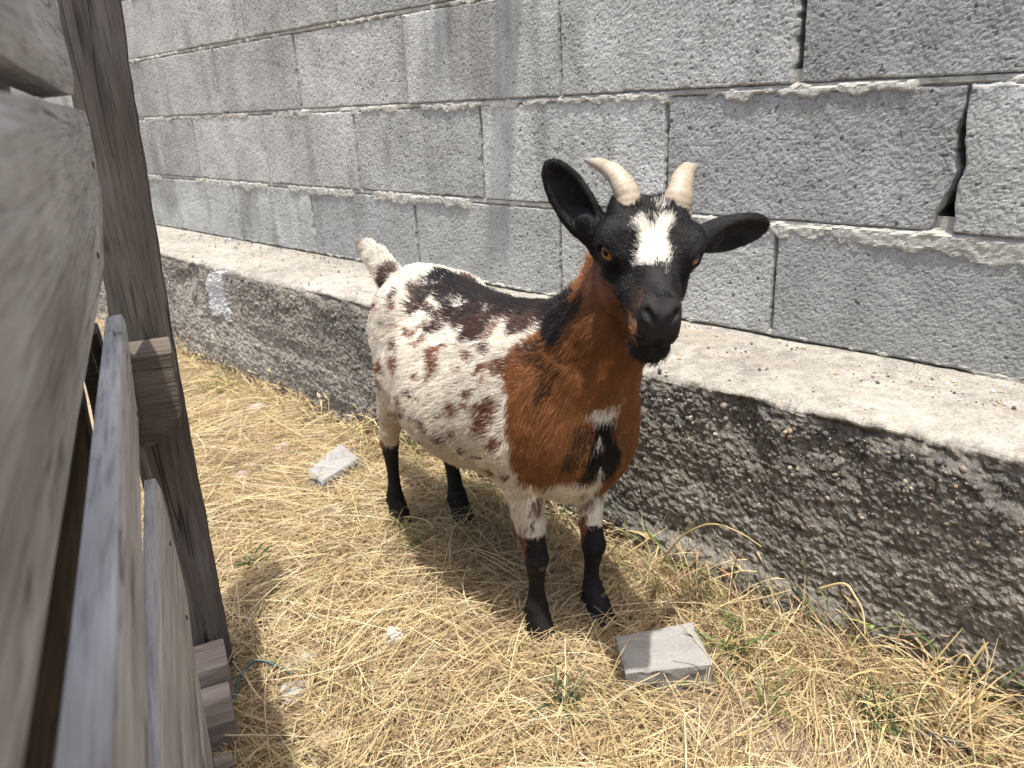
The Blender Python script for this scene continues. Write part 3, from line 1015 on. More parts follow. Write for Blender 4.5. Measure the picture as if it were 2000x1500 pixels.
class Field:
    """signed distance field on a grid; smooth unions and cuts, meshed with surface nets."""

    def __init__(self, lo, hi, step):
        self.lo = np.array(lo, float)
        self.step = step
        self.dim = np.ceil((np.array(hi) - self.lo) / step).astype(int) + 1
        self.a = np.full(self.dim, 0.08, np.float32)

    def _box(self, lo, hi, m):
        i0 = np.clip(np.floor((lo - m - self.lo) / self.step).astype(int), 0, self.dim - 1)
        i1 = np.clip(np.ceil((hi + m - self.lo) / self.step).astype(int) + 1, 1, self.dim)
        ax = [self.lo[k] + self.step * np.arange(i0[k], i1[k]) for k in range(3)]
        X, Y, Z = np.meshgrid(*ax, indexing='ij', sparse=True)
        return tuple(slice(i0[k], i1[k]) for k in range(3)), X, Y, Z

    def _put(self, sl, d, k, cut=False):
        d = d.astype(np.float32)
        a = self.a[sl]
        if cut:                                    # smooth subtraction
            d = -d
            h = np.clip(0.5 - 0.5 * (a - d) / k, 0, 1)
            self.a[sl] = a + (d - a) * h + k * h * (1 - h)
        else:
            h = np.clip(0.5 + 0.5 * (a - d) / k, 0, 1)
            self.a[sl] = a + (d - a) * h - k * h * (1 - h)

    def cone(self, p, q, r1, r2, k=0.02, cut=False):
        p, q = np.asarray(p, float), np.asarray(q, float)
        R = max(r1, r2)
        sl, X, Y, Z = self._box(np.minimum(p, q) - R, np.maximum(p, q) + R, k + 0.012)
        b = q - p
        l2 = b @ b
        t = np.clip(((X - p[0]) * b[0] + (Y - p[1]) * b[1] + (Z - p[2]) * b[2]) / l2, 0, 1)
        d = np.sqrt((X - p[0] - t * b[0]) ** 2 + (Y - p[1] - t * b[1]) ** 2 + (Z - p[2] - t * b[2]) ** 2) - (r1 + (r2 - r1) * t)
        self._put(sl, d, k, cut)

    def chain(self, pts, k=0.02):
        """a limb: tapered links joined hard, then blended once into what is there."""
        P = np.array([q[0] for q in pts], float)
        R = max(q[1] for q in pts)
        sl, X, Y, Z = self._box(P.min(0) - R, P.max(0) + R, k + 0.012)
        best = None
        for (p, r1), (q, r2) in zip(pts[:-1], pts[1:]):
            p, q = np.asarray(p, float), np.asarray(q, float)
            b = q - p
            t = np.clip(((X - p[0]) * b[0] + (Y - p[1]) * b[1] + (Z - p[2]) * b[2]) / (b @ b), 0, 1)
            d = np.sqrt((X - p[0] - t * b[0]) ** 2 + (Y - p[1] - t * b[1]) ** 2 + (Z - p[2] - t * b[2]) ** 2) - (r1 + (r2 - r1) * t)
            if best is None:
                best = d
            else:
                kk = 0.004
                h = np.clip(0.5 + 0.5 * (best - d) / kk, 0, 1)
                best = best + (d - best) * h - kk * h * (1 - h)
        self._put(sl, best, k)

    def ell(self, c, r, k=0.02, rot=None, cut=False):
        c, r = np.asarray(c, float), np.asarray(r, float)
        Rm = np.eye(3) if rot is None else np.asarray(rot)         # columns: the ellipsoid's axes
        ext = np.sqrt(((Rm * r[None, :]) ** 2).sum(1))
        sl, X, Y, Z = self._box(c - ext, c + ext, k + 0.012)
        X, Y, Z = X - c[0], Y - c[1], Z - c[2]
        u = (X * Rm[0, 0] + Y * Rm[1, 0] + Z * Rm[2, 0]) / r[0]
        v = (X * Rm[0, 1] + Y * Rm[1, 1] + Z * Rm[2, 1]) / r[1]
        w = (X * Rm[0, 2] + Y * Rm[1, 2] + Z * Rm[2, 2]) / r[2]
        k0 = np.sqrt(u * u + v * v + w * w)
        k1 = np.sqrt((u / r[0]) ** 2 + (v / r[1]) ** 2 + (w / r[2]) ** 2) + 1e-6
        d = np.where(k0 < 1e-3, -r.min(), k0 * (k0 - 1) / k1)
        self._put(sl, d, k, cut)

    def mesh(self):
        a = self.a
        neg = a < 0
        nx, ny, nz = a.shape
        c = neg[:-1, :-1, :-1].astype(np.int8)
        tot = np.zeros((nx - 1, ny - 1, nz - 1), np.int8)
        for dx in (0, 1):
            for dy in (0, 1):
                for dz in (0, 1):
                    tot += neg[dx:nx - 1 + dx, dy:ny - 1 + dy, dz:nz - 1 + dz]
        act = np.argwhere((tot > 0) & (tot < 8))
        idx = np.full((nx - 1, ny - 1, nz - 1), -1, np.int32)
        idx[act[:, 0], act[:, 1], act[:, 2]] = np.arange(len(act))
        acc = np.zeros((len(act), 3))
        cnt = np.zeros(len(act))
        cor = [(i, j, l) for i in (0, 1) for j in (0, 1) for l in (0, 1)]
        val = {o: a[act[:, 0] + o[0], act[:, 1] + o[1], act[:, 2] + o[2]] for o in cor}
        for o in cor:
            for ax in range(3):
                if o[ax] == 0:
                    o2 = list(o); o2[ax] = 1; o2 = tuple(o2)
                    f0, f1 = val[o], val[o2]
                    cr = (f0 < 0) != (f1 < 0)
                    t = np.where(cr, f0 / np.where(cr, f0 - f1, 1), 0)
                    p = np.tile(np.array(o, float), (len(act), 1))
                    p[:, ax] += t
                    acc[cr] += p[cr]
                    cnt += cr
        V = self.lo + self.step * (act + acc / cnt[:, None])
        faces = []
        for ax in range(3):
            s0 = [slice(1, -1)] * 3; s1 = [slice(1, -1)] * 3
            s0[ax] = slice(0, -1); s1[ax] = slice(1, None)
            n0, n1 = neg[tuple(s0)], neg[tuple(s1)]
            e = np.argwhere(n0 != n1)
            flip = n0[e[:, 0], e[:, 1], e[:, 2]]
            b = e + 1; b[:, ax] -= 1
            u, v = (ax + 1) % 3, (ax + 2) % 3
            q = []
            for du, dv in ((-1, -1), (0, -1), (0, 0), (-1, 0)):
                g = b.copy(); g[:, u] += du; g[:, v] += dv
                q.append(idx[g[:, 0], g[:, 1], g[:, 2]])
            q = np.stack(q, -1)
            q[~flip] = q[~flip][:, ::-1]
            faces.append(q)
        F = np.concatenate(faces)
        F = F[(F >= 0).all(1)]
        return V, F


# head frame: x to the nose, y to the goat's left, z out of the forehead
HEAD_C = np.array([0.592, -0.024, 0.612])                     # midway between the eyes
HEAD_YAW, HEAD_PITCH, HEAD_ROLL = math.radians(-36.5), math.radians(-17), math.radians(-6)
Fv = np.array([math.cos(HEAD_YAW) * math.cos(HEAD_PITCH), math.sin(HEAD_YAW) * math.cos(HEAD_PITCH), math.sin(HEAD_PITCH)])
Lv = unit(np.cross([0, 0, 1], Fv))
Uv = np.cross(Fv, Lv)
cr_, sr_ = math.cos(HEAD_ROLL), math.sin(HEAD_ROLL)
Lv, Uv = Lv * cr_ + Uv * sr_, Uv * cr_ - Lv * sr_
HM = np.column_stack([Fv, Lv, Uv])
HS = 1.0


def hp(x, y, z):
    return HEAD_C + HM @ (np.array([x, y, z]) * HS)


def to_head(P):
    return ((P - HEAD_C) @ HM) / HS


def eye_frame(s):
    return hp(0.006, 0.0405 * s, -0.003), unit(HM @ np.array([0.56, 0.80 * s, 0.10]))


def goat_field(step=0.0027):
    G = Field((-0.235, -0.20, -0.005), (0.74, 0.20, 0.74), step)
    # trunk
    G.ell((0.225, 0.0, 0.368), (0.245, 0.120, 0.120), 0.03)
    G.ell((0.215, 0.0, 0.325), (0.17, 0.127, 0.098), 0.05)                 # full belly
    G.ell((0.385, 0.0, 0.370), (0.125, 0.094, 0.128), 0.05)                # chest
    G.ell((0.425, 0.0, 0.345), (0.085, 0.080, 0.100), 0.04)                # brisket
    G.chain([((0.03, 0, 0.462), 0.044), ((0.12, 0, 0.458), 0.043), ((0.25, 0, 0.438), 0.043), ((0.38, 0, 0.450), 0.043), ((0.45, 0, 0.462), 0.036)], 0.05)
    G.ell((0.050, 0.0, 0.425), (0.082, 0.085, 0.082), 0.04)                # rump
    for s in (-1, 1):
        G.ell((0.085, 0.058 * s, 0.460), (0.03, 0.03, 0.026), 0.04)        # hip points
        G.ell((0.375, 0.066 * s, 0.37), (0.06, 0.034, 0.105), 0.035, rot=np.array([[.94, 0, .34], [0, 1, 0], [-.34, 0, .94]]))   # shoulder
        G.ell((0.056, 0.056 * s, 0.375), (0.068, 0.040, 0.105), 0.035)     # thigh
    G.ell((0.002, 0, 0.41), (0.042, 0.058, 0.070), 0.03)
    # near hind leg and far hind leg
    G.chain([((0.060, -0.062, 0.345), 0.044), ((0.050, -0.066, 0.30), 0.035), ((0.018, -0.066, 0.262), 0.024), ((-0.010, -0.062, 0.218), 0.0175), ((-0.022, -0.060, 0.188), 0.0165),
             ((-0.026, -0.057, 0.16), 0.0125), ((-0.034, -0.053, 0.10), 0.0105), ((-0.042, -0.050, 0.065), 0.0150), ((-0.034, -0.048, 0.026), 0.0185)], 0.012)
    G.chain([((0.060, 0.062, 0.345), 0.044), ((0.055, 0.066, 0.30), 0.035), ((0.020, 0.066, 0.255), 0.024), ((-0.014, 0.062, 0.205), 0.0175), ((-0.024, 0.060, 0.172), 0.0170),
             ((-0.014, 0.058, 0.14), 0.0135), ((0.008, 0.055, 0.085), 0.0125), ((0.020, 0.051, 0.055), 0.0170), ((0.040, 0.048, 0.026), 0.0195)], 0.012)
    # forelegs
    G.chain([((0.395, -0.070, 0.34), 0.045), ((0.400, -0.066, 0.28), 0.031), ((0.403, -0.062, 0.235), 0.0225), ((0.405, -0.057, 0.185), 0.0165), ((0.409, -0.054, 0.148), 0.0178), ((0.407, -0.053, 0.126), 0.0128),
             ((0.405, -0.052, 0.095), 0.0102), ((0.402, -0.051, 0.062), 0.0155), ((0.408, -0.050, 0.026), 0.0200)], 0.010)
    G.chain([((0.395, 0.070, 0.34), 0.045), ((0.398, 0.064, 0.27), 0.031), ((0.399, 0.059, 0.215), 0.0225), ((0.404, 0.055, 0.165), 0.0165), ((0.413, 0.053, 0.130), 0.0178), ((0.412, 0.052, 0.110), 0.0128),
             ((0.411, 0.050, 0.080), 0.0104), ((0.413, 0.050, 0.052), 0.0155), ((0.428, 0.050, 0.025), 0.0200)], 0.010)
    for c in ((-0.055, -0.05, 0.052), (0.006, 0.05, 0.042), (0.389, -0.051, 0.048), (0.400, 0.05, 0.038)):
        for s in (-1, 1):
            G.ell((c[0], c[1] + 0.008 * s, c[2]), (0.006, 0.005, 0.008), 0.006)                # dewclaws
    # tail, turned up over the rump
    G.chain([((-0.045, 0, 0.462), 0.024), ((-0.075, 0, 0.482), 0.018), ((-0.115, 0.0, 0.508), 0.0145), ((-0.148, 0.0, 0.522), 0.0095), ((-0.166, 0, 0.524), 0.005)], 0.02)
    # neck: from the shoulders up to the jaw and poll
    nb = hp(-0.052, 0, -0.035)
    G.chain([((0.395, 0, 0.40), 0.086), ((0.462, -0.003, 0.450), 0.063), ((0.512, -0.006, 0.505), 0.047), (tuple(hp(-0.060, 0, -0.042)), 0.040)], 0.035)
    G.chain([((0.43, 0, 0.492), 0.030), ((0.49, -0.002, 0.540), 0.026), (tuple(hp(-0.066, 0, -0.01)), 0.028)], 0.03)
    G.cone((0.468, -0.002, 0.40), hp(-0.045, 0, -0.072), 0.046, 0.021, 0.030)             # throat side
    # head
    G.ell(hp(-0.040, 0, -0.010), (0.046, 0.050, 0.045), 0.015, HM)                       # cranium
    G.ell(hp(-0.004, 0, 0.002), (0.042, 0.047, 0.030), 0.015, HM)                        # forehead
    G.cone(hp(0.0, 0, -0.025), hp(0.082, 0, -0.036), 0.040, 0.0225, 0.016)               # muzzle
    G.cone(hp(-0.005, 0, 0.006), hp(0.080, 0, -0.0135), 0.021, 0.0135, 0.014)            # bridge of the nose
    for s in (-1, 1):
        G.ell(hp(-0.016, 0.026 * s, -0.045), (0.044, 0.021, 0.036), 0.018, HM)           # cheek
        G.ell(hp(-0.006, 0.044 * s, 0.011), (0.025, 0.0150, 0.0145), 0.012, HM)          # brow
        G.ell(hp(-0.042, 0.026 * s, 0.026), (0.021, 0.018, 0.016), 0.012, HM)            # horn boss
        G.ell(hp(0.088, 0.0105 * s, -0.024), (0.0180, 0.0115, 0.0145), 0.008, HM)        # nostril wing
        G.ell(hp(0.085, 0.0115 * s, -0.046), (0.0180, 0.0125, 0.0170), 0.010, HM)        # upper lip
    G.cone(hp(-0.035, 0, -0.066), hp(0.074, 0, -0.066), 0.026, 0.0150, 0.018)            # lower jaw
    G.ell(hp(0.078, 0, -0.0740), (0.0200, 0.0210, 0.0150), 0.006, HM)                     # chin
    # mouth line, nostrils, philtrum
    for s in (-1, 1):
        G.cone(hp(0.096, 0.012 * s, -0.0615), hp(0.046, 0.034 * s, -0.0540), 0.0012, 0.0020, 0.002, cut=True)
        G.cone(hp(0.1095, 0.0045 * s, -0.0315), hp(0.0995, 0.0150 * s, -0.0185), 0.0026, 0.0036, 0.004, cut=True)
    G.cone(hp(0.109, 0, -0.034), hp(0.108, 0, -0.050), 0.0014, 0.0014, 0.004, cut=True)
    # eye sockets with lids
    for s in (-1, 1):
        e, od = eye_frame(s)
        tf = unit(HM @ np.array([0.80, -0.60 * s, -0.10]))
        tf = unit(tf - od * (tf @ od))
        Rm = np.column_stack([od, tf, np.cross(od, tf)])
        G.ell(e, (0.0165, 0.0180, 0.0155), 0.009, Rm)                                    # lids bulge
        G.ell(e + od * 0.0150, (0.0150, 0.0108, 0.0072), 0.0025, Rm, cut=True)
        G.ell(hp(0.032, 0.041 * s, -0.016), (0.012, 0.008, 0.008), 0.012, HM, cut=True)  # tear hollow
    # ears: cupped leaves
    ears(G)
    return G


def ear_frame(s):
    """root, axis to the tip, broad axis, cup normal of one ear (goat space)."""
    if s < 0:      # goat's right ear, on the left of the picture: pricked up and out
        root, tip = hp(-0.036, -0.047, -0.018), hp(-0.060, -0.110, 0.062)
        cup = unit(HM @ np.array([0.80, -0.10, 0.10]))
    else:
        root, tip = hp(-0.036, 0.052, -0.006), hp(-0.080, 0.147, -0.003)
        cup = unit(HM @ np.array([0.85, 0.0, -0.12]))
    ax = tip - root
    L = np.linalg.norm(ax)
    ax = ax / L
    cup = unit(cup - ax * (cup @ ax))
    br = np.cross(ax, cup)
    return root, ax, br, cup, L


def ears(G):
    for s in (-1, 1):
        root, ax, br_, cup, L = ear_frame(s)
        Rm = np.column_stack([ax, br_, cup])
        G.cone(root, root + ax * L * 0.28, 0.0145, 0.0135, 0.012)
        E = Field(G.lo, G.lo + (G.dim - 1) * G.step, G.step)
        E.ell(root + ax * L * 0.60, (L * 0.46, 0.0225, 0.0130), 0.004, Rm)
        E.ell(root + ax * L * 0.33, (L * 0.33, 0.0180, 0.0130), 0.012, Rm)
        E.ell(root + ax * L * 0.60 + cup * 0.0130, (L * 0.43, 0.0185, 0.0160), 0.003, Rm, cut=True)
        h = np.clip(0.5 + 0.5 * (G.a - E.a) / 0.005, 0, 1)
        G.a = (G.a + (E.a - G.a) * h - 0.005 * h * (1 - h)).astype(np.float32)
        del E


GF = goat_field()
GV, GFc = GF.mesh()


def mesh_normals(V, F):
    n = np.cross(V[F[:, 2]] - V[F[:, 0]], V[F[:, 3]] - V[F[:, 1]])
    N_ = np.zeros_like(V)
    for k in range(4):
        np.add.at(N_, F[:, k], n)
    return N_ / np.maximum(np.linalg.norm(N_, axis=1), 1e-12)[:, None]


GN = mesh_normals(GV, GFc)
# coat markings: colour, mirrored on the far flank, reach, centre, facing, outline in metres
PATCHES = [
    ('brown', 0, 0.12, (0.488, -0.0476, 0.4089), (0.7106, -0.6006, 0.3664),
     ((0.0314,0.1415),(0.0204,0.1182),(-0.0101,0.1112),(-0.0364,0.0961),(-0.0529,0.0805),(-0.0742,0.0649),(-0.0866,0.0424),(-0.0823,0.0128),(-0.0842,-0.0067),(-0.0865,-0.0266),(-0.0818,-0.0602),(-0.0782,-0.0885),(-0.0726,-0.1068),(-0.0554,-0.1089),(-0.0418,-0.116),(-0.0205,-0.1009),(-0.0071,-0.0949),(0.0093,-0.09),(0.0291,-0.0837),(0.0497,-0.0925),(0.0595,-0.0736),(0.0697,-0.0554),(0.0748,-0.0321),(0.0803,-0.009),(0.0836,0.011),(0.085,0.0304),(0.07,0.051),(0.0627,0.0673),(0.0592,0.092),(0.0471,0.1051),(0.0388,0.1216))),
    ('smudge', 1, 0.05, (0.4634, -0.0692, 0.4548), (0.7443, -0.5848, 0.3224),
     ((-0.0305,0.0266),(-0.006,0.0351),(0.0178,0.0431),(0.0264,0.0329),(0.0237,0.01),(0.0139,-0.013),(0.0016,-0.0366),(-0.0084,-0.0558),(-0.0127,-0.0364),(-0.0072,-0.0126),(-0.0187,0.0068))),
    ('dkbrown', 1, 0.10, (0.3259, -0.0387, 0.4904), (0.7942, -0.5515, 0.2551),
     ((-0.0729,0.0545),(-0.0456,0.0499),(-0.0129,0.0388),(0.0147,0.0213),(0.0404,0.0166),(0.0737,0.0136),(0.0759,-0.0197),(0.0576,-0.0333),(0.0508,-0.0096),(0.0355,-0.0235),(0.0184,-0.0278),(0.0089,-0.0228),(0.0111,-0.0081),(-0.0002,-0.0025),(-0.0138,-0.0124),(-0.0304,-0.0325),(-0.0555,-0.0362),(-0.0525,-0.0111),(-0.0441,0.0132),(-0.0591,0.0315))),
    ('saddle', 1, 0.12, (0.3295, -0.0173, 0.5058), (0.7869, -0.5687, 0.2395),
     ((-0.1118,0.0554),(-0.081,0.0449),(-0.035,0.0256),(0.0055,0.0058),(0.0473,0.0037),(0.0666,0.0041),(0.0852,0.0046),(0.0738,-0.0208),(0.0559,-0.0482),(0.0401,-0.053),(0.0443,-0.0253),(0.0314,-0.0157),(-0.006,-0.0123),(-0.0447,-0.0032),(-0.0741,0.0063),(-0.0975,0.0282))),
    ('black', 0, 0.08, (0.2776, -0.0118, 0.5056), (0.8021, -0.551, 0.2301),
     ((-0.1008,0.0503),(-0.0828,0.048),(-0.0509,0.0335),(-0.0202,0.0231),(0.0078,0.0109),(0.0317,-0.0061),(0.0489,-0.0093),(0.0721,-0.0064),(0.0909,-0.0015),(0.1063,-0.0047),(0.1036,-0.0168),(0.0859,-0.028),(0.078,-0.0486),(0.0644,-0.0579),(0.0542,-0.0489),(0.0653,-0.028),(0.0555,-0.021),(0.0337,-0.0205),(0.0188,-0.0176),(0.0006,-0.0118),(-0.0244,-0.0095),(-0.0415,-0.0088),(-0.0535,0.0044),(-0.0691,0.014),(-0.0705,0.028),(-0.0856,0.0272),(-0.1044,0.0282),(-0.1145,0.0356),(-0.0996,0.0424))),
    ('dkbrown', 1, 0.03, (0.1171, -0.0585, 0.4835), (0.8575, -0.4618, 0.2266),
     ((-0.0096,0.0181),(0.0003,0.0267),(0.0118,0.0196),(0.0131,0.0012),(0.0064,-0.0073),(0.008,-0.0221),(-0.01,-0.024),(-0.0149,-0.0117),(-0.005,-0.0005))),
    ('dkbrown', 1, 0.05, (0.269, -0.0568, 0.4779), (0.8174, -0.5155, 0.2572),
     ((-0.0723,0.0275),(-0.0598,0.0311),(-0.0445,0.0165),(-0.0326,0.0185),(-0.0235,0.0267),(-0.0154,0.0145),(-0.0091,0.0256),(0.0054,0.0304),(0.0243,0.0217),(0.0428,0.0189),(0.0595,0.0119),(0.0829,0.0075),(0.0956,0.0053),(0.0978,-0.0036),(0.0797,-0.0221),(0.0606,-0.0261),(0.0515,-0.0233),(0.0552,-0.0062),(0.045,-0.0004),(0.0315,-0.0101),(0.0252,-0.0227),(0.0144,-0.03),(-0.0123,-0.0346),(-0.0114,-0.0188),(-0.0054,-0.0083),(-0.0159,0.0032),(-0.0274,-0.0017),(-0.0335,-0.0124),(-0.0483,-0.0201),(-0.0601,-0.0197),(-0.0692,-0.0109),(-0.0661,-0.0025),(-0.0509,-0.0061),(-0.0477,0.0051),(-0.0662,0.0151))),
    ('white', 1, 0.03, (0.2141, -0.0349, 0.491), (0.8272, -0.5107, 0.2342),
     ((-0.0096,0.0031),(0.0023,0.0082),(0.0133,0.0031),(0.0041,-0.0062),(-0.0102,-0.0082))),
    ('white', 1, 0.03, (0.2846, -0.0323, 0.492), (0.8057, -0.5392, 0.2453),
     ((-0.0071,0.0024),(0.0053,0.0031),(0.0063,-0.0023),(-0.0046,-0.0032))),
    ('dkbrown', 1, 0.03, (0.0886, -0.0819, 0.4817), (0.8704, -0.4377, 0.2254),
     ((-0.0111,-0.011),(-0.0034,0.0066),(0.0098,0.0178),(0.0118,0.0084),(0.0011,-0.0089),(-0.0082,-0.0127))),
    ('red', 1, 0.03, (0.1326, -0.1122, 0.3906), (0.8535, -0.4226, 0.3049),
     ((-0.007,0.0098),(0.0037,0.0116),(0.0089,0.0051),(0.0074,-0.0095),(-0.0045,-0.0117),(-0.0085,-0.0053))),
    ('dkbrown', 1, 0.03, (0.1162, -0.1002, 0.4157), (0.8587, -0.4282, 0.2817),
     ((-0.0036,0.0094),(0.0033,0.0118),(0.0053,-0.0035),(-0.0005,-0.012),(-0.0044,-0.0057))),
    ('dkbrown', 0, 0.03, (0.0824, -0.0988, 0.4462), (0.8708, -0.4219, 0.2525),
     ((-0.0025,0.0064),(0.0023,0.009),(0.0023,-0.0063),(-0.002,-0.009))),
    ('red', 1, 0.03, (0.2533, -0.1058, 0.4215), (0.828, -0.4693, 0.3068),
     ((-0.0096,0.0175),(0.0019,0.022),(0.0159,0.0263),(0.0205,0.0175),(0.0094,0.013),(0.0033,0.0052),(0.0076,-0.0088),(-0.0045,-0.0243),(-0.0133,-0.0321),(-0.0141,-0.0238),(-0.0063,-0.0133),(-0.0108,0.0008))),
    ('red', 1, 0.03, (0.3212, -0.0897, 0.4425), (0.8061, -0.5085, 0.3026),
     ((-0.0048,0.0082),(0.0031,0.0077),(0.0076,-0.0031),(-0.0006,-0.0104),(-0.0054,-0.0024))),
    ('dkbrown', 1, 0.03, (0.3504, -0.0839, 0.4583), (0.7975, -0.5264, 0.2947),
     ((-0.0068,0.0087),(0.006,0.0052),(0.008,-0.0025),(0.0,-0.0097),(-0.0073,-0.0017))),
    ('red', 1, 0.03, (0.3982, -0.0941, 0.4469), (0.7812, -0.5372, 0.318),
     ((-0.0162,0.005),(0.0017,0.0114),(0.0174,0.0093),(0.0105,-0.0086),(-0.0016,-0.0069),(-0.0118,-0.0102))),
    ('red', 1, 0.03, (0.3448, -0.1109, 0.3979), (0.7951, -0.4955, 0.3498),
     ((-0.0081,0.0037),(0.0052,0.0079),(0.0099,0.0024),(0.0017,-0.0073),(-0.0087,-0.0067))),
    ('red', 1, 0.03, (0.3128, -0.1184, 0.367), (0.8005, -0.4733, 0.3677),
     ((-0.0087,0.0062),(0.0012,0.0126),(0.0057,0.0024),(0.0111,-0.002),(0.0048,-0.01),(-0.0058,-0.0088),(-0.0084,-0.0005))),
    ('red', 1, 0.03, (0.3833, -0.1109, 0.3769), (0.775, -0.5064, 0.378),
     ((-0.009,0.0208),(0.0066,0.027),(0.0184,0.0186),(0.0152,0.004),(0.0119,-0.0108),(0.0063,-0.0231),(-0.0067,-0.028),(-0.0172,-0.0199),(-0.0128,0.0006),(-0.0127,0.0109))),
    ('red', 1, 0.03, (0.4022, -0.1107, 0.344), (0.7575, -0.5073, 0.4108),
     ((-0.0071,0.0083),(0.0081,0.0111),(0.0129,-0.0004),(-0.0006,-0.0123),(-0.0132,-0.0067))),
    ('dkbrown', 1, 0.03, (0.2776, -0.1237, 0.3119), (0.7984, -0.4488, 0.4014),
     ((-0.0099,0.0106),(0.0034,0.0038),(0.0093,-0.0091),(-0.0028,-0.0053))),
    ('dkbrown', 1, 0.03, (0.3169, -0.1103, 0.3021), (0.7778, -0.4695, 0.4179),
     ((-0.0088,0.005),(0.0034,0.0049),(0.0081,-0.0049),(-0.0027,-0.005))),
    ('dkbrown', 1, 0.03, (0.209, -0.1308, 0.3633), (0.8344, -0.4296, 0.3453),
     ((-0.0031,0.0096),(0.0028,0.0061),(0.0027,-0.0109),(-0.0024,-0.0048))),
    ('dkbrown', 1, 0.03, (0.2365, -0.1307, 0.3623), (0.8266, -0.4383, 0.353),
     ((-0.0054,0.0024),(0.0031,0.0038),(0.0023,-0.0062))),
    ('dkbrown', 1, 0.03, (0.24, -0.1259, 0.3812), (0.8289, -0.4453, 0.3385),
     ((-0.0021,0.0036),(0.0041,0.0017),(-0.002,-0.0053))),
    ('dkbrown', 1, 0.03, (0.2487, -0.1311, 0.3262), (0.8137, -0.4367, 0.3838),
     ((-0.0112,0.0135),(-0.0017,0.0083),(0.0056,-0.0036),(0.0102,-0.0138),(-0.0028,-0.0043))),
    ('red', 1, 0.03, (0.3109, -0.1016, 0.422), (0.8092, -0.4931, 0.3194),
     ((-0.0061,0.0016),(0.0046,0.003),(0.0015,-0.0047))),
    ('red', 1, 0.03, (0.298, -0.1136, 0.3965), (0.8114, -0.4761, 0.3391),
     ((-0.006,0.0013),(0.0048,0.0027),(0.0011,-0.004))),
    ('red', 1, 0.03, (0.1481, -0.0902, 0.4388), (0.853, -0.4469, 0.2694),
     ((-0.0104,0.0072),(0.0069,0.0027),(0.0089,-0.0062),(-0.0054,-0.0037))),
    ('red', 1, 0.03, (0.1881, -0.1003, 0.4317), (0.8455, -0.4522, 0.2839),
     ((-0.0058,0.0034),(0.0044,0.0054),(0.0051,-0.0033),(-0.0037,-0.0055))),
    ('dkbrown', 1, 0.03, (0.1982, -0.0836, 0.4534), (0.8418, -0.4693, 0.2668),
     ((-0.0049,0.0054),(0.0063,0.0031),(0.0028,-0.0052),(-0.0042,-0.0033))),
    ('dkbrown', 1, 0.03, (0.2845, -0.1259, 0.351), (0.8078, -0.4557, 0.3738),
     ((-0.0069,0.0035),(0.0051,0.0041),(0.006,-0.0042),(-0.0042,-0.0033))),
    ('red', 1, 0.03, (0.3078, -0.1196, 0.3275), (0.7915, -0.4642, 0.3975),
     ((-0.007,0.0058),(0.0074,0.0033),(0.0041,-0.0059),(-0.0044,-0.0031))),
    ('red', 1, 0.03, (0.2221, -0.122, 0.3943), (0.8357, -0.4439, 0.3233),
     ((-0.008,0.0046),(0.0048,0.0062),(0.008,-0.0038),(-0.0048,-0.007))),
    ('dkbrown', 1, 0.03, (0.3494, -0.1061, 0.304), (0.7649, -0.4837, 0.4253),
     ((-0.0071,0.0037),(0.0087,0.0013),(0.0045,-0.0037),(-0.0061,-0.0012))),
    ('dkbrown', 0, 0.03, (0.1308, -0.107, 0.3012), (0.8319, -0.4153, 0.368),
     ((-0.0094,0.0043),(0.0062,0.0059),(0.0073,-0.0035),(-0.0041,-0.0067))),
    ('saddle', 1, 0.12, (0.3424, -0.0195, 0.5054), (0.7832, -0.5726, 0.2423),
     ((-0.1044,0.0481),(-0.0876,0.0468),(-0.0417,0.0277),(-0.0006,0.0083),(0.0416,0.0069),(0.0614,0.0071),(0.0804,0.0074),(0.0713,-0.0135),(0.0624,-0.0293),(0.0531,-0.0453),(0.0374,-0.0502),(0.0339,-0.0317),(0.0238,-0.0115),(-0.0116,-0.0067),(-0.0507,0.0014),(-0.0742,0.0065),(-0.0943,0.028))),
    ('white', 0, 0.03, (0.5194, -0.0217, 0.3981), (0.6795, -0.6287, 0.3783),
     ((-0.0184,0.0027),(0.0003,0.0068),(0.0196,0.0124),(0.0126,-0.0014),(0.0003,-0.0115),(-0.0143,-0.0091))),
    ('black', 0, 0.05, (0.5095, -0.0205, 0.3335), (0.6666, -0.6088, 0.4302),
     ((-0.0058,0.0427),(0.0156,0.0462),(0.0182,0.028),(0.0263,0.009),(0.0262,-0.0084),(0.0063,-0.0298),(0.0013,-0.017),(-0.0061,-0.0208),(-0.0259,-0.0335),(-0.0286,-0.0259),(-0.018,-0.0061),(-0.0095,0.0156))),
    ('smudge', 0, 0.05, (0.4993, -0.0504, 0.3495), (0.6891, -0.5893, 0.4218),
     ((-0.0029,0.0325),(0.0208,0.0346),(0.0183,0.0064),(0.0085,-0.0153),(-0.0038,-0.03),(-0.0258,-0.0275),(-0.0153,-0.0006))),
    ('white', 0, 0.03, (0.5148, -0.0273, 0.3588), (0.6736, -0.6132, 0.4125),
     ((-0.004,-0.0059),(0.0009,0.0085),(0.0037,0.0057),(-0.0006,-0.0083))),
    ('white', 0, 0.06, (0.4788, -0.037, 0.2865), (0.6758, -0.5739, 0.4626),
     ((-0.0475,-0.0092),(-0.0335,0.001),(-0.0158,0.0034),(-0.0008,0.0082),(0.0115,0.0033),(0.0239,0.0082),(0.0311,0.0245),(0.0367,0.0179),(0.0341,0.0045),(0.0222,-0.0147),(0.0013,-0.017),(-0.0204,-0.0156),(-0.043,-0.0145))),
    ('red', 0, 0.03, (0.4259, -0.0626, 0.2445), (0.6985, -0.5275, 0.4836),
     ((-0.0068,0.0029),(0.0067,0.0112),(0.0061,-0.0084),(-0.006,-0.0058))),
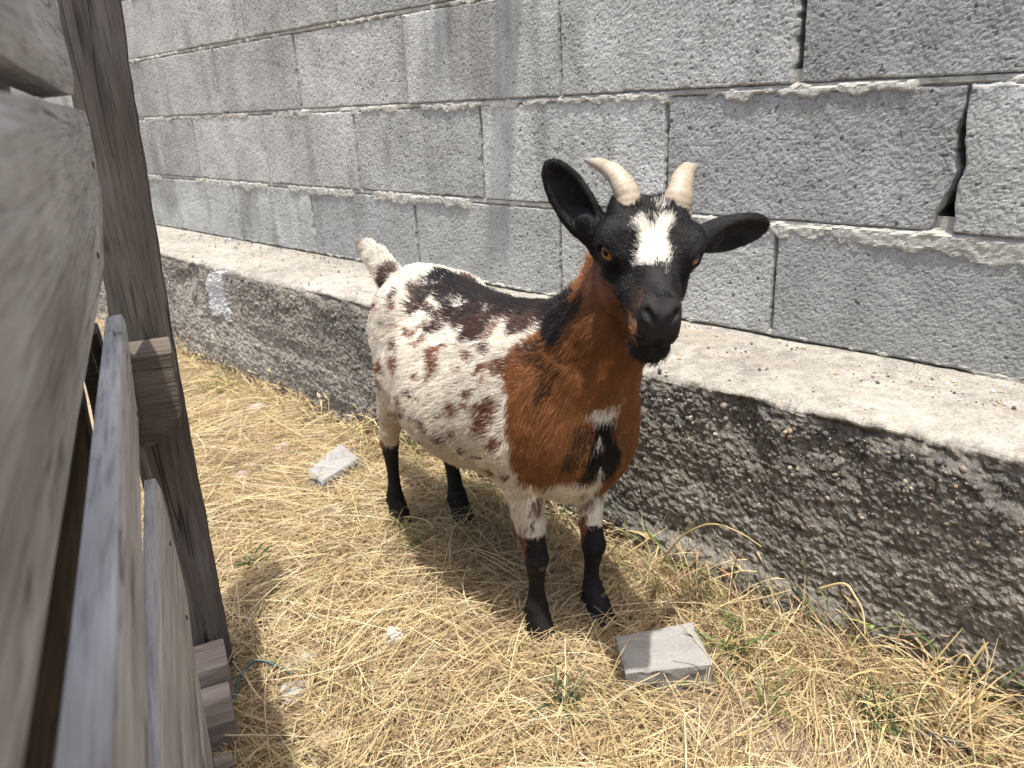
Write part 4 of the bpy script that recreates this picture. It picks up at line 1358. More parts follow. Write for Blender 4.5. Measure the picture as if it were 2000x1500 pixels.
    ('black', 0, 0.03, (0.4217, -0.0678, 0.2148), (0.6928, -0.5154, 0.5043),
     ((-0.0021,0.0025),(0.0047,0.0078),(0.0009,-0.0063),(-0.0035,-0.004))),
    ('red', 0, 0.03, (0.4067, -0.0736, 0.1794), (0.6903, -0.4984, 0.5245),
     ((-0.0028,0.0266),(0.0031,0.0176),(0.0032,-0.0066),(0.0014,-0.0245),(-0.0019,-0.0201),(-0.003,0.007))),
    ('red', 0, 0.03, (0.4072, 0.0399, 0.1619), (0.6495, -0.5652, 0.5086),
     ((-0.0068,0.0147),(0.0075,0.0193),(0.0075,0.0076),(0.0002,-0.0043),(-0.0024,-0.0257),(-0.0059,-0.0115))),
    ('red', 0, 0.03, (0.481, -0.0252, 0.2696), (0.6651, -0.5779, 0.4729),
     ((-0.005,-0.0003),(0.0035,0.005),(0.0045,-0.0002),(-0.003,-0.0045))),
    ('red', 0, 0.03, (0.4481, 0.0201, 0.2355), (0.6562, -0.5853, 0.4763),
     ((-0.0043,0.0017),(0.0043,0.005),(0.0035,-0.0027),(-0.0036,-0.004))),
    ('red', 0, 0.03, (0.4113, 0.0412, 0.2034), (0.6586, -0.5773, 0.4827),
     ((-0.003,0.0032),(0.0029,0.0056),(0.0028,-0.005),(-0.0026,-0.0038))),
    ('red', 0, 0.03, (0.4015, 0.0388, 0.1864), (0.6595, -0.5687, 0.4916),
     ((-0.0032,0.0034),(0.0032,0.003),(0.0022,-0.0032),(-0.0021,-0.0032))),
    ('red', 0, 0.03, (0.4595, 0.025, 0.2496), (0.6525, -0.5958, 0.4683),
     ((-0.0042,0.005),(0.0031,0.0072),(0.0035,-0.0061),(-0.0024,-0.0061))),
    ('brown', 0, 0.05, (0.5702, -0.0598, 0.5519), (0.7062, -0.6637, 0.2465),
     ((-0.0195,0.0529),(-0.013,0.0415),(-0.0105,0.0284),(-0.0011,0.0233),(0.0059,0.0066),(0.0164,-0.0093),(0.022,-0.017),(0.0242,-0.032),(0.0276,-0.046),(0.0195,-0.0432),(-0.001,-0.0362),(-0.0105,-0.0191),(-0.02,-0.0021),(-0.02,0.0167),(-0.02,0.0355))),
    ('brown', 0, 0.08, (0.6431, -0.013, 0.569), (0.6361, -0.7359, 0.232),
     ((-0.0013,0.0153),(0.0076,0.0291),(0.0127,0.0274),(0.0068,0.0065),(0.0005,-0.0103),(-0.0066,-0.0335),(-0.0115,-0.0265),(-0.0083,-0.0079))),
    ('smudge', 0, 0.03, (0.6318, -0.0811, 0.5742), (0.6843, -0.6893, 0.2379),
     ((-0.0079,-0.0144),(-0.0024,0.0073),(0.0041,0.0138),(0.0058,0.0023),(0.0004,-0.0091))),
    ('tan', 0, 0.03, (0.6365, -0.0905, 0.5496), (0.6813, -0.6804, 0.27),
     ((-0.0036,0.0048),(0.0005,0.0072),(0.0031,-0.0027),(-0.0001,-0.0093))),
    ('nose', 0, 0.03, (0.6592, -0.0787, 0.5552), (0.6597, -0.7029, 0.2658),
     ((-0.0158,0.0085),(-0.0112,0.0157),(-0.0001,0.0174),(0.0102,0.0159),(0.0161,0.0072),(0.0174,-0.009),(0.0104,-0.0156),(0.0008,-0.0183),(-0.0106,-0.0158),(-0.0172,-0.0061))),
    ('white', 0, 0.03, (0.6125, -0.0408, 0.6246), (0.6817, -0.7121, 0.1678),
     ((-0.0202,0.0178),(-0.0128,0.0246),(-0.0049,0.0176),(0.0007,0.0115),(0.0051,0.0218),(0.0154,0.0263),(0.0206,0.0246),(0.0165,0.0072),(0.0147,-0.0044),(0.0178,-0.016),(0.0161,-0.0276),(0.0066,-0.0219),(-0.0006,-0.0254),(-0.0097,-0.0235),(-0.0184,-0.026),(-0.0163,-0.0141),(-0.015,-0.0008),(-0.0156,0.0084))),
    ('white', 0, 0.03, (0.5844, -0.0048, 0.6532), (0.6821, -0.7202, 0.1268),
     ((-0.0055,0.0027),(0.005,0.0035),(0.0027,-0.0026),(-0.0022,-0.0036))),
]
goat = empty('goat', GOAT_LOC, GOAT_RZ)
tag(goat, 'small horned goat, brown, black and white spotted, standing by the footing', 'goat')
COAT = {
    'white': (0.76, 0.715, 0.63), 'brown': (0.285, 0.122, 0.046), 'red': (0.225, 0.100, 0.055), 'dkbrown': (0.100, 0.058, 0.046),
    'black': (0.014, 0.0125, 0.013), 'smudge': (0.070, 0.036, 0.020), 'tan': (0.34, 0.22, 0.12), 'nose': (0.022, 0.020, 0.020), 'saddle': (0.036, 0.028, 0.027)}
COAT = {k_: np.array(v) for k_, v in COAT.items()}


def coat(P, Nn, r, soft=0.0):
    """colour of the coat at surface points of the goat (its own space)."""
    n = len(P)
    wob = np.column_stack([fbm(P * 75, 2, 200 + 9 * k_) for k_ in range(3)]) * 0.0045
    Q = P + wob + r.normal(0, 1, (n, 3)) * soft
    col = np.tile(COAT['white'], (n, 1))
    s_, y_, z_ = Q.T
    col = col * (1 - 0.16 * sstep(0.40, 0.24, z_))[:, None] ** np.array([0.6, 1.0, 1.6])      # cream towards the belly

    def put(mask, name):
        col[mask] = COAT[name]
    # brown forehand and neck, seen or not
    put(s_ > 0.455 - 0.10 * (z_ - 0.40) + 0.25 * np.maximum(0, 0.30 - z_), 'brown')
    put((s_ > 0.40) & (z_ > 0.33) & (y_ > -0.02), 'brown')
    # legs
    put((z_ < 0.186) & (s_ < 0.15), 'black')
    put((z_ < 0.250) & (s_ < 0.15) & (y_ > 0.0), 'black')
    put((z_ > 0.178) & (z_ < 0.196) & (s_ < -0.010), 'red')
    put((s_ > 0.30) & (z_ < 0.262), 'white')
    put((s_ > 0.30) & (z_ < 0.192 - 0.026 * (y_ > 0)), 'black')
    # head
    h = to_head(Q)
    hd = (h[:, 0] > -0.058) & (h[:, 2] > -0.050 + 0.35 * np.maximum(0, -h[:, 0])) | (h[:, 0] > 0.03) & (P[:, 2] > 0.45) & (h[:, 2] > -0.12)
    ear = (np.abs(h[:, 1]) > 0.050) & (h[:, 0] < -0.02) & (h[:, 2] > -0.035) & (h[:, 0] > -0.14)
    put(hd | ear, 'black')
    # tail
    tail = (s_ < -0.045) & (z_ > 0.42)
    put(tail, 'white')
    put(tail & (s_ > -0.064) & (y_ < 0.004) & (z_ > 0.455), 'dkbrown')
    put(tail & (s_ < -0.145) & (z_ > 0.515), 'tan')
    put(tail & (fbm(P * np.array([22, 60, 60]), 2, 240) > 0.75), 'black')
    # free speckles over the white
    white = (col[:, 0] > 0.4) & (z_ > 0.22) & (s_ < 0.42) & (s_ > -0.045)
    sp = fbm(P * 62, 2, 250) + 0.35 * fbm(P * 18, 2, 251)
    put(white & (sp > 0.58), 'red')
    faint = white & (sp > 0.36) & (sp <= 0.58) & (r.random(n) < 0.28)
    col[faint] = (0.42, 0.27, 0.18)
    # dark line along the back
    put((np.abs(y_) < 0.030 + 0.012 * fbm(P * 20, 2, 255)) & (s_ > 0.13) & (s_ < 0.50) & (z_ > 0.455) & (h[:, 0] < -0.09), 'black')
    mirY = np.array([1, -1, 1])
    for name, mir, depth, c, nrm, outl in PATCHES:
        c, nrm = np.array(c), unit(nrm)
        u = unit(np.cross([0, 0, 1], nrm)); w = np.cross(nrm, u)
        for m_ in ((1, -1) if mir else (1,)):
            q = Q if m_ > 0 else Q * mirY
            nn_ = Nn if m_ > 0 else Nn * mirY
            d = q - c
            rough = (np.abs(d) < 0.30).all(1)
            ix = np.where(rough)[0]
            if not len(ix):
                continue
            d = d[ix]
            ok = (np.abs(d @ nrm) < depth + (0.10 if c[0] < 0.52 else 0.02)) & ((nn_[ix] @ nrm) > -0.15)
            ok &= inpoly(d @ u, d @ w, outl)
            ix = ix[ok]
            if name in ('red', 'dkbrown') :
                ix = ix[r.random(len(ix)) < 0.9]
            if name == 'smudge':                      # dark hairs mixed in
                ix = ix[r.random(len(ix)) < 0.58 + 0.35 * fbm(P[ix] * 30, 2, 270)]
            elif name == 'saddle':
                ix = ix[r.random(len(ix)) < 0.72]
            elif name == 'tan':
                ix = ix[r.random(len(ix)) < 0.35]
            put(ix, name)
    put((h[:, 0] > 0.052) & (h[:, 2] < -0.066) & (P[:, 2] > 0.45), 'black')
    # knee callus of the near foreleg
    kn = np.linalg.norm((P - np.array([0.424, -0.055, 0.140])) * np.array([1, 1, 1.3]), axis=1) < 0.0055
    col[kn] = (0.16, 0.11, 0.07)
    big = 1 + 0.22 * fbm(P * 14, 3, 260)
    return np.clip(col * big[:, None], 0.006, 0.85)


def inpoly(x, y, poly):
    c_ = np.zeros(x.shape, bool)
    j_ = len(poly) - 1
    for i_ in range(len(poly)):
        xi, yi = poly[i_]; xj, yj = poly[j_]
        c_ ^= ((yi > y) != (yj > y)) & (x < (xj - xi) * (y - yi) / ((yj - yi) or 1e-12) + xi)
        j_ = i_
    return c_


gr_ = np.random.default_rng(77)
M_COAT = mat_tone('goat coat', 420, 0.85, 1.12, 0.15, 0.001, 0.75, 0.2)
me = mesh_np('body', GV, GFc, M_COAT, True)
set_color(me, coat(GV, GN, gr_))
body = obj('body', me, goat)


# fur: short combed hairs over the whole body
def fur_length(P):
    h = to_head(P)
    s_, y_, z_ = P.T
    L = np.full(len(P), 0.0130)
    L = np.where(z_ < 0.24, 0.0075, L)
    L = np.where(z_ < 0.17, 0.0055, L)
    L = np.where((z_ > 0.2) & (z_ < 0.28) & (s_ > 0.36) & (s_ < 0.5), 0.014, L)                  # brisket fringe
    neck = (s_ > 0.44) & (z_ > 0.36)
    L = np.where(neck, 0.0140, L)
    jit = np.random.default_rng(5).normal(0, 0.014, len(P))
    head = (h[:, 0] + jit > -0.075) & (h[:, 2] + jit > -0.095) & (P[:, 2] > 0.45)
    L = np.where(head, 0.0064 - 0.0022 * sstep(0.04, 0.085, h[:, 0]), L)
    L = np.where(head & (np.abs(h[:, 1]) < 0.022) & (h[:, 0] < 0.02) & (h[:, 2] > 0.01), 0.011, L)
    ear = (np.abs(h[:, 1]) > 0.052) & (h[:, 0] < -0.025) & (h[:, 2] > -0.045)
    L = np.where(ear, 0.0042, L)
    L = np.where((s_ < -0.05) & (z_ > 0.42), 0.023, L)
    with_ = (np.abs(y_) < 0.03) & (s_ > 0.40) & (s_ < 0.50) & (z_ > 0.47) & ~head
    L = np.where(with_, 0.021, L)
    eye = np.minimum(*[np.linalg.norm(P - eye_frame(q)[0] - eye_frame(q)[1] * 0.012, axis=1) for q in (-1, 1)])
    L = np.where(eye < 0.016, 0.0022, L)
    nosep = (h[:, 0] > 0.088) & (h[:, 2] > -0.046) & (h[:, 2] < -0.008)
    L = np.where(nosep, 0.0008, L)
    return L, head, ear


def comb(P, head, ear):
    s_, y_, z_ = P.T
    n = len(P)
    D = np.tile(np.array([-0.8, 0, -0.45]), (n, 1))
    up = sstep(0.42, 0.50, z_)[:, None]
    D = D * (1 - up) + np.array([-1.0, 0, -0.05]) * up
    legs = (z_ < 0.25)[:, None]
    D = np.where(legs, np.array([-0.25, 0, -1.0]), D)
    chest = (s_ > 0.42)[:, None]
    D = np.where(chest & (z_ < 0.42)[:, None], np.array([-0.35, 0, -0.9]), D)
    neck = ((s_ > 0.44) & (z_ >= 0.42))[:, None]
    D = np.where(neck, np.array([-0.62, 0.05, -0.78]), D)
    wi = ((np.abs(y_) < 0.03) & (s_ > 0.38) & (s_ < 0.52) & (z_ > 0.46))[:, None]
    D = np.where(wi, np.array([-0.8, 0, 0.5]), D)
    h = to_head(P)
    hd = -HM[:, 0] * 0.9
    D = np.where(head[:, None], hd + np.sign(h[:, 1])[:, None] * HM[:, 1] * np.clip(np.abs(h[:, 1]) * 18, 0, 0.8)[:, None], D)
    for sg in (-1, 1):
        ax = ear_frame(sg)[1]
        D = np.where((ear & (h[:, 1] * sg > 0))[:, None], ax, D)
    D = np.where(((s_ < -0.05) & (z_ > 0.42))[:, None], np.array([-0.80, 0, -0.15]), D)
    return D


def make_fur(n, seed):
    r = np.random.default_rng(seed)
    tri = np.concatenate([GFc[:, [0, 1, 2]], GFc[:, [0, 2, 3]]])
    A_ = np.linalg.norm(np.cross(GV[tri[:, 1]] - GV[tri[:, 0]], GV[tri[:, 2]] - GV[tri[:, 0]]), axis=1)
    cen = GV[tri].mean(1)
    hh = to_head(cen)
    wgt = np.where((hh[:, 0] > -0.08) & (cen[:, 2] > 0.46), 3.2, 1.0)
    wgt = np.where(cen[:, 2] < 0.24, 1.5, wgt)
    wgt = np.where(cen[:, 0] < -0.05, 2.5, wgt)
    pr = A_ * wgt
    k_ = r.choice(len(tri), n, p=pr / pr.sum())
    a_, b_ = r.random(n), r.random(n)
    fl = a_ + b_ > 1
    a_[fl], b_[fl] = 1 - a_[fl], 1 - b_[fl]
    T3 = tri[k_]
    P = GV[T3[:, 0]] * (1 - a_ - b_)[:, None] + GV[T3[:, 1]] * a_[:, None] + GV[T3[:, 2]] * b_[:, None]
    Nn = GN[T3[:, 0]]
    L, head, ear = fur_length(P)
    keep = L > 0.001
    P, Nn, L, head, ear = P[keep], Nn[keep], L[keep], head[keep], ear[keep]
    n = len(P)
    D = comb(P, head, ear)
    D = D - Nn * (D * Nn).sum(1)[:, None]
    D = D / np.maximum(np.linalg.norm(D, axis=1), 0.15)[:, None]
    clump = np.column_stack([fbm(P * 55, 2, 300 + 7 * q) for q in range(3)])
    D = D + clump * 0.34 + r.normal(0, 0.10, (n, 3))
    L = L * r.uniform(0.65, 1.15, n)
    lift = np.where(head | ear, 0.22, 0.17)
    tailm = (P[:, 0] < -0.05) & (P[:, 2] > 0.42)
    lift = np.where(tailm, 0.32, lift)
    d0 = D + Nn * (lift * 1.9)[:, None]; d0 /= np.linalg.norm(d0, axis=1)[:, None]
    d1 = D + Nn * lift[:, None]; d1 /= np.linalg.norm(d1, axis=1)[:, None]
    d2 = D + Nn * (lift * 0.35)[:, None]; d2 /= np.linalg.norm(d2, axis=1)[:, None]
    droop = np.where(tailm, 0.9, 0.12)[:, None] * np.array([0, 0, -1.0])
    p0 = P - Nn * 0.0006
    p1 = p0 + d0 * (L * 0.34)[:, None]
    p2 = p1 + d1 * (L * 0.33)[:, None]
    d2 = d2 + droop; d2 /= np.linalg.norm(d2, axis=1)[:, None]
    p3 = p2 + d2 * (L * 0.33)[:, None]
    pts = np.stack([p0, p1, p2, p3], 1)
    col = coat(P, Nn, r, 0.0026) * r.uniform(0.78, 1.22, (n, 1))
    rad = np.array([1.0, 0.9, 0.65, 0.15])[None] * (0.00013 + 0.0075 * np.clip(L, 0, 0.02))[:, None] * r.uniform(0.8, 1.2, (n, 1))
    return pts, rad, col


def curves_object(name, pts, rad, col, mat, parent):
    n, m = pts.shape[:2]
    cu = bpy.data.hair_curves.new(name)
    cu.add_curves([m] * n)
    cu.attributes['position'].data.foreach_set('vector', pts.astype(np.float32).ravel())
    ra = cu.attributes.get('radius') or cu.attributes.new('radius', 'FLOAT', 'POINT')
    ra.data.foreach_set('value', rad.astype(np.float32).ravel())
    ca = cu.attributes.new('tone', 'FLOAT_COLOR', 'CURVE')
    c4 = np.ones((n, 4), np.float32); c4[:, :3] = col
    ca.data.foreach_set('color', c4.ravel())
    cu.materials.append(mat)
    o = bpy.data.objects.new(name, cu)
    return link(o, parent)


def mat_fur():
    m, nt, b = new_mat('goat fur')
    nt.links.new(attr(nt), b.inputs['Base Color'])
    b.inputs['Roughness'].default_value = 0.40
    b.inputs['Specular IOR Level'].default_value = 0.38
    tr = nt.nodes.new('ShaderNodeBsdfTranslucent')
    nt.links.new(attr(nt), tr.inputs['Color'])
    mx = nt.nodes.new('ShaderNodeMixShader')
    mx.inputs['Fac'].default_value = 0.35
    nt.links.new(b.outputs[0], mx.inputs[1]); nt.links.new(tr.outputs[0], mx.inputs[2])
    nt.links.new(mx.outputs[0], nt.nodes['Material Output'].inputs['Surface'])
    return m


scene.cycles_curves.shape = 'THICK'
scene.cycles_curves.subdivisions = 2
pts, rad, fcol = make_fur(380000, 78)
fur = curves_object('fur', pts, rad, fcol, mat_fur(), goat)
tag(fur, kind='stuff')


def tube(path, radii, nseg=20, flat=1.0, ridges=None, cap=True):
    """swept tube; path (n,3), radii (n,)."""
    path = np.asarray(path, float)
    n = len(path)
    T = np.gradient(path, axis=0)
    T /= np.linalg.norm(T, axis=1)[:, None]
    ref = unit(np.cross(T[0], [0.3, 0.2, 0.9]))
    V = []
    for i in range(n):
        ref = unit(ref - T[i] * (ref @ T[i]))
        b = np.cross(T[i], ref)
        an = np.linspace(0, 2 * math.pi, nseg, endpoint=False)
        V.append(path[i] + radii[i] * (np.cos(an)[:, None] * ref + flat * np.sin(an)[:, None] * b))
    V = np.concatenate(V)
    a_ = np.arange(n * nseg).reshape(n, nseg)
    b_ = np.roll(a_, -1, 1)
    F = np.stack([a_[:-1], b_[:-1], b_[1:], a_[1:]], -1).reshape(-1, 4)
    fs = [F]
    if cap:
        V = np.vstack([V, path[:1], path[-1:]])
        c0, c1 = n * nseg, n * nseg + 1
        fs.append(np.stack([np.full(nseg, c0), b_[0], a_[0]], -1))
        fs.append(np.stack([np.full(nseg, c1), a_[-1], b_[-1]], -1))
    return V, fs


def spline(pts, n):
    """Catmull-Rom through the points."""
    P = np.asarray(pts, float)
    P = np.vstack([2 * P[0] - P[1], P, 2 * P[-1] - P[-2]])
    out = []
    m = len(P) - 3
    for t in np.linspace(0, m - 1e-9, n):
        i = int(t); u = t - i
        a, b, c, d = P[i:i + 4]
        out.append(0.5 * ((2 * b) + (-a + c) * u + (2 * a - 5 * b + 4 * c - d) * u * u + (-a + 3 * b - 3 * c + d) * u ** 3))
    return np.array(out)


# horns
M_HORN = mat_tone('horn', 260, 0.8, 1.15, 0.25, 0.001, 0.5, 0.4)
for s in (-1, 1):
    if s < 0:
        pts = [hp(-0.040, -0.022, 0.024), hp(-0.046, -0.025, 0.040), hp(-0.064, -0.037, 0.056), hp(-0.090, -0.051, 0.058), hp(-0.110, -0.063, 0.055), hp(-0.126, -0.073, 0.052)]
    else:
        pts = [hp(-0.040, 0.029, 0.024), hp(-0.046, 0.032, 0.040), hp(-0.064, 0.037, 0.056), hp(-0.090, 0.047, 0.059), hp(-0.110, 0.059, 0.056), hp(-0.126, 0.068, 0.055)]
    pts = [pts[0] + (q - pts[0]) * 0.90 for q in pts]
    path = spline(pts, 90)
    t = np.linspace(0, 1, 90)
    rad = 0.0192 * (1 - t) ** 0.80 * (0.85 + 0.15 * (1 - t)) + 0.0012
    ring = 0.5 + 0.5 * np.sin(t * 130 + 2.6 * np.sin(t * 17) + 1.3 * np.sin(t * 41))
    ring = ring ** 2.2
    rad = rad * (1 - 0.018 * ring * (1 - t * 0.9) + 0.025 * np.sin(t * 31 + s)) * (1 - 0.25 * sstep(0.97, 1.0, t))
    V, fs = tube(path, rad, 24, 0.86)
    me = mesh_np('horn', V, fs, M_HORN, True)
    tt = np.concatenate([np.repeat(t, 24), [0, 1]])
    rr = np.concatenate([np.repeat(ring, 24), [0, 0]])
    base = np.array([0.36, 0.295, 0.215]); tip = np.array([0.24, 0.22, 0.195])
    c = base + (tip - base) * sstep(0.5, 1.0, tt)[:, None]
    c = c * (1.02 - 0.22 * rr)[:, None] * (1 + 0.30 * fbm(V * np.array([70, 70, 70]), 4, 5 + s))[:, None]
    set_color(me, np.clip(c, 0.02, 0.7))
    obj('horn', me, goat)


# eyes: amber with a level slot of a pupil
def mat_eye():
    m, nt, b = new_mat('goat eye')
    tc = nt.nodes.new('ShaderNodeTexCoord')
    sep = nt.nodes.new('ShaderNodeSeparateXYZ')
    nt.links.new(tc.outputs['Object'], sep.inputs[0])

    def mth(op, a, b_=None):
        n = nt.nodes.new('ShaderNodeMath'); n.operation = op
        for k_, v in enumerate((a, b_)):
            if v is None:
                continue
            if isinstance(v, (int, float)):
                n.inputs[k_].default_value = v
            else:
                nt.links.new(v, n.inputs[k_])
        return n.outputs[0]
    y2 = mth('POWER', mth('DIVIDE', sep.outputs[1], 0.0056), 2.0)
    z2 = mth('POWER', mth('DIVIDE', sep.outputs[2], 0.0031), 4.0)
    pup = mth('ADD', y2, z2)
    r = mth('SQRT', mth('ADD', mth('POWER', sep.outputs[1], 2.0), mth('POWER', sep.outputs[2], 2.0)))
    ir = ramp(nt, mth('DIVIDE', r, 0.0125), [(0.0, (0.15, 0.07, 0.02)), (0.45, (0.34, 0.165, 0.055)), (0.72, (0.25, 0.11, 0.035)), (0.80, (0.02, 0.012, 0.008))])
    c = mixc(nt, (0.004, 0.003, 0.003), ir, ramp(nt, pup, [(0.85, (0, 0, 0)), (1.0, (1, 1, 1))]))
    nt.links.new(c, b.inputs['Base Color'])
    b.inputs['Roughness'].default_value = 0.08
    b.inputs['Specular IOR Level'].default_value = 0.35
    return m


M_EYE = mat_eye()
for s in (-1, 1):
    e, od = eye_frame(s)
    an = np.linspace(0, math.pi, 17); ph = np.linspace(0, 2 * math.pi, 24, endpoint=False)
    V = [(0.0128, 0, 0)] + [(0.0128 * math.cos(a_), 0.0128 * math.sin(a_) * math.cos(p_), 0.0128 * math.sin(a_) * math.sin(p_)) for a_ in an[1:-1] for p_ in ph] + [(-0.0128, 0, 0)]
    idx = 1 + np.arange(15 * 24).reshape(15, 24); nx_ = np.roll(idx, -1, 1)
    F = np.stack([idx[:-1], idx[1:], nx_[1:], nx_[:-1]], -1).reshape(-1, 4)
    top_ = np.stack([np.zeros(24, int), idx[0], nx_[0]], -1); bot_ = np.stack([np.full(24, 1 + 15 * 24), nx_[-1], idx[-1]], -1)
    me = mesh_np('eye', np.array(V), [F, top_, bot_], M_EYE, True)
    o = obj('eye', me, goat)
    tf = unit(HM @ np.array([0.80, -0.60 * s, -0.12])); tf = unit(tf - od * (tf @ od))
    Rm = Matrix(np.column_stack([od, tf, np.cross(od, tf)]).tolist())
    o.matrix_local = Matrix.Translation(Vector(e)) @ Rm.to_4x4()

# hooves: two claws each
M_HOOF = mat_tone('hoof', 200, 0.8, 1.2, 0.3, 0.001, 0.45, 0.35)


def claw(side, rz, c, L=0.046, H=0.027):
    nl, nz_ = 22, 7
    V = []
    for k_ in range(nz_):
        t = k_ / (nz_ - 1)
        for q in range(nl):
            an = 2 * math.pi * q / nl
            fx = math.cos(an); fy = math.sin(an)
            x = fx * L * 0.5 * (1 - 0.18 * t) * (1.0 if fx > 0 else 0.82) - 0.010 * t
            y = fy * 0.0115 * (1 - 0.12 * t) * (1 - 0.45 * max(0, fx) ** 1.5)
            if fy * side < 0:
                y *= 0.75
            V.append((x, y + side * 0.0100 + side * 0.002 * max(0, fx), t * H * (0.86 if fx > 0.6 else 1.0)))
    V = np.array(V)
    R_ = np.array([[math.cos(rz), -math.sin(rz), 0], [math.sin(rz), math.cos(rz), 0], [0, 0, 1]])
    V = V @ R_.T + np.array(c)
    a_ = np.arange(nl * nz_).reshape(nz_, nl); b_ = np.roll(a_, -1, 1)
    F = np.stack([a_[:-1], b_[:-1], b_[1:], a_[1:]], -1).reshape(-1, 4)
    return V, F, a_[0], a_[-1]


for c, rz in (((-0.034, -0.047, 0.001), -0.15), ((0.048, 0.047, 0.001), -0.05), ((0.412, -0.050, 0.001), -0.35), ((0.438, 0.050, 0.001), 0.1)):
    Vs, Fs, off = [], [], 0
    caps = []
    for side in (-1, 1):
        V, F, lo_, hi_ = claw(side, rz, c)
        Vs.append(V); Fs.append(F + off)
        mid = np.array([V[lo_].mean(0), V[hi_].mean(0)])
        Vs.append(mid)
        n_ = len(lo_)
        ci = off + len(V)
        caps.append(np.stack([np.full(n_, ci), np.roll(lo_, -1) + off, lo_ + off], -1))
        caps.append(np.stack([np.full(n_, ci + 1), hi_ + off, np.roll(hi_, -1) + off], -1))
        off += len(V) + 2
    V = np.concatenate(Vs)
    me = mesh_np('hoof', V, [np.concatenate(Fs), np.concatenate(caps)], M_HOOF, True)
    set_color(me, np.tile([0.018, 0.016, 0.015], (len(V), 1)))
    obj('hoof', me, goat)
# ------------------------------------------------------------------ things lying about
M_PAVER = mat_tone('grey paver concrete', 260, 0.85, 1.12, 0.45, 0.002)
M_STONE = mat_tone('stone', 160, 0.75, 1.2, 0.5, 0.003)


def slab(name, corners, z0, h, col, label, cat, seed, rough=0.002, tilt=0.0, group=None, chip=0.006):
    """a slab over four ground corners (x, y), uneven and chipped."""
    c = np.array(corners, float)
    ctr = c.mean(0)
    n, m = 34, 10
    u, v = np.meshgrid(np.linspace(0, 1, n), np.linspace(0, 1, n), indexing='ij'); u = u.ravel(); v = v.ravel()
    top = ((1 - u) * (1 - v))[:, None] * c[0] + (u * (1 - v))[:, None] * c[1] + (u * v)[:, None] * c[2] + ((1 - u) * v)[:, None] * c[3]
    P = np.column_stack([top, np.full(len(u), h)])
    edge = np.minimum(np.minimum(u, 1 - u), np.minimum(v, 1 - v))
    ch = chip * (0.4 + np.clip(vnoise(P * 45, seed), 0, 1))
    P[:, 2] -= ch * (1 - sstep(0, 0.045, edge)) ** 2
    P[:, 2] += rough * 0.5 * fbm(P * 60, 3, seed + 1)
    idx = np.arange(n * n).reshape(n, n)
    ring = np.concatenate([idx[:, 0], idx[-1, 1:], idx[-2::-1, -1], idx[0, -2:0:-1]])
    layers = [ring]
    V = [P]
    base = len(P)
    for k_ in range(1, m):
        t = k_ / (m - 1)
        q = P[ring].copy()
        q[:, 2] = q[:, 2] * (1 - t) - 0.012 * t
        out = q[:, :2] - ctr
        q[:, :2] += out / np.linalg.norm(out, axis=1)[:, None] * (rough * 2.2 * fbm(np.column_stack([q[:, :2] * 50, q[:, 2] * 60]), 3, seed + 4))[:, None]
        V.append(q)
        layers.append(base + np.arange(len(ring)))
        base += len(ring)
    F = [grid_faces(n, n)]
    for a_, b_ in zip(layers[:-1], layers[1:]):
        F.append(np.stack([a_, b_, np.roll(b_, -1), np.roll(a_, -1)], -1))
    V = np.concatenate(V)
    V[:, :2] -= ctr
    me = mesh_np(name, V, F, M_PAVER, False)
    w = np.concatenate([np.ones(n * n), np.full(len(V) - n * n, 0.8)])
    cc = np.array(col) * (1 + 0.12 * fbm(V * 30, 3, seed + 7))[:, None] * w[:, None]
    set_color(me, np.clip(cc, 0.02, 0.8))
    o = obj(name, me, None, (ctr[0], ctr[1], z0))
    o.rotation_euler = (0, tilt, 0)
    tag(o, label, cat, group)
    return o


def gp(x, y, z=0.0):
    p = on_plane(x, y, 2, z)
    return (p.x, p.y)


hP = 0.040
slab('paver', [gp(1203, 1247, hP), gp(1222, 1318, hP), gp(1392, 1300, hP), gp(1352, 1217, hP)], 0.004, hP, (0.25, 0.243, 0.228),
     'square grey concrete paver lying in front of the goat\'s forefeet', 'paver', 3, 0.0016)
hS = 0.052
slab('broken_slab', [gp(600, 912, hS), gp(628, 934, hS), gp(702, 888, hS), gp(664, 860, hS)], -0.006, hS, (0.26, 0.255, 0.245),
     'broken whitish concrete slab on the straw behind the goat', 'slab', 5, 0.004, 0.02, None, 0.012)


def stone(name, px, py, rx, ry, rz, col, label, seed, cat='stone', dz=0.3):
    import bmesh
    bm = bmesh.new()
    bmesh.ops.create_icosphere(bm, subdivisions=3, radius=1)
    V = np.array([v.co[:] for v in bm.verts]); F = np.array([[v.index for v in f.verts] for f in bm.faces])
    bm.free()
    r = 1 + 0.28 * fbm(V * 1.1, 2, seed) + 0.14 * fbm(V * 3, 2, seed + 1)
    pl = np.random.default_rng(seed).normal(size=(7, 3)); pl /= np.linalg.norm(pl, axis=1)[:, None]
    V = V * r[:, None]
    for q in pl:
        d = V @ q
        V = V - np.outer(np.maximum(0, d - 0.72), q)
    V = V * np.array([rx, ry, rz])
    g = gp(px, py, rz * 0.6)
    me = mesh_np(name, V, F, M_STONE, False)
    set_color(me, np.clip(np.array(col) * (1 + 0.25 * fbm(V * 60, 3, seed + 3))[:, None], 0.02, 0.8))
    o = obj(name, me, None, (g[0], g[1], rz * dz + float(ground_z(np.array([g[0]]), np.array([g[1]]))[0])))
    o.rotation_euler = (0, 0, seed * 1.3)
    tag(o, label, cat)
    return o


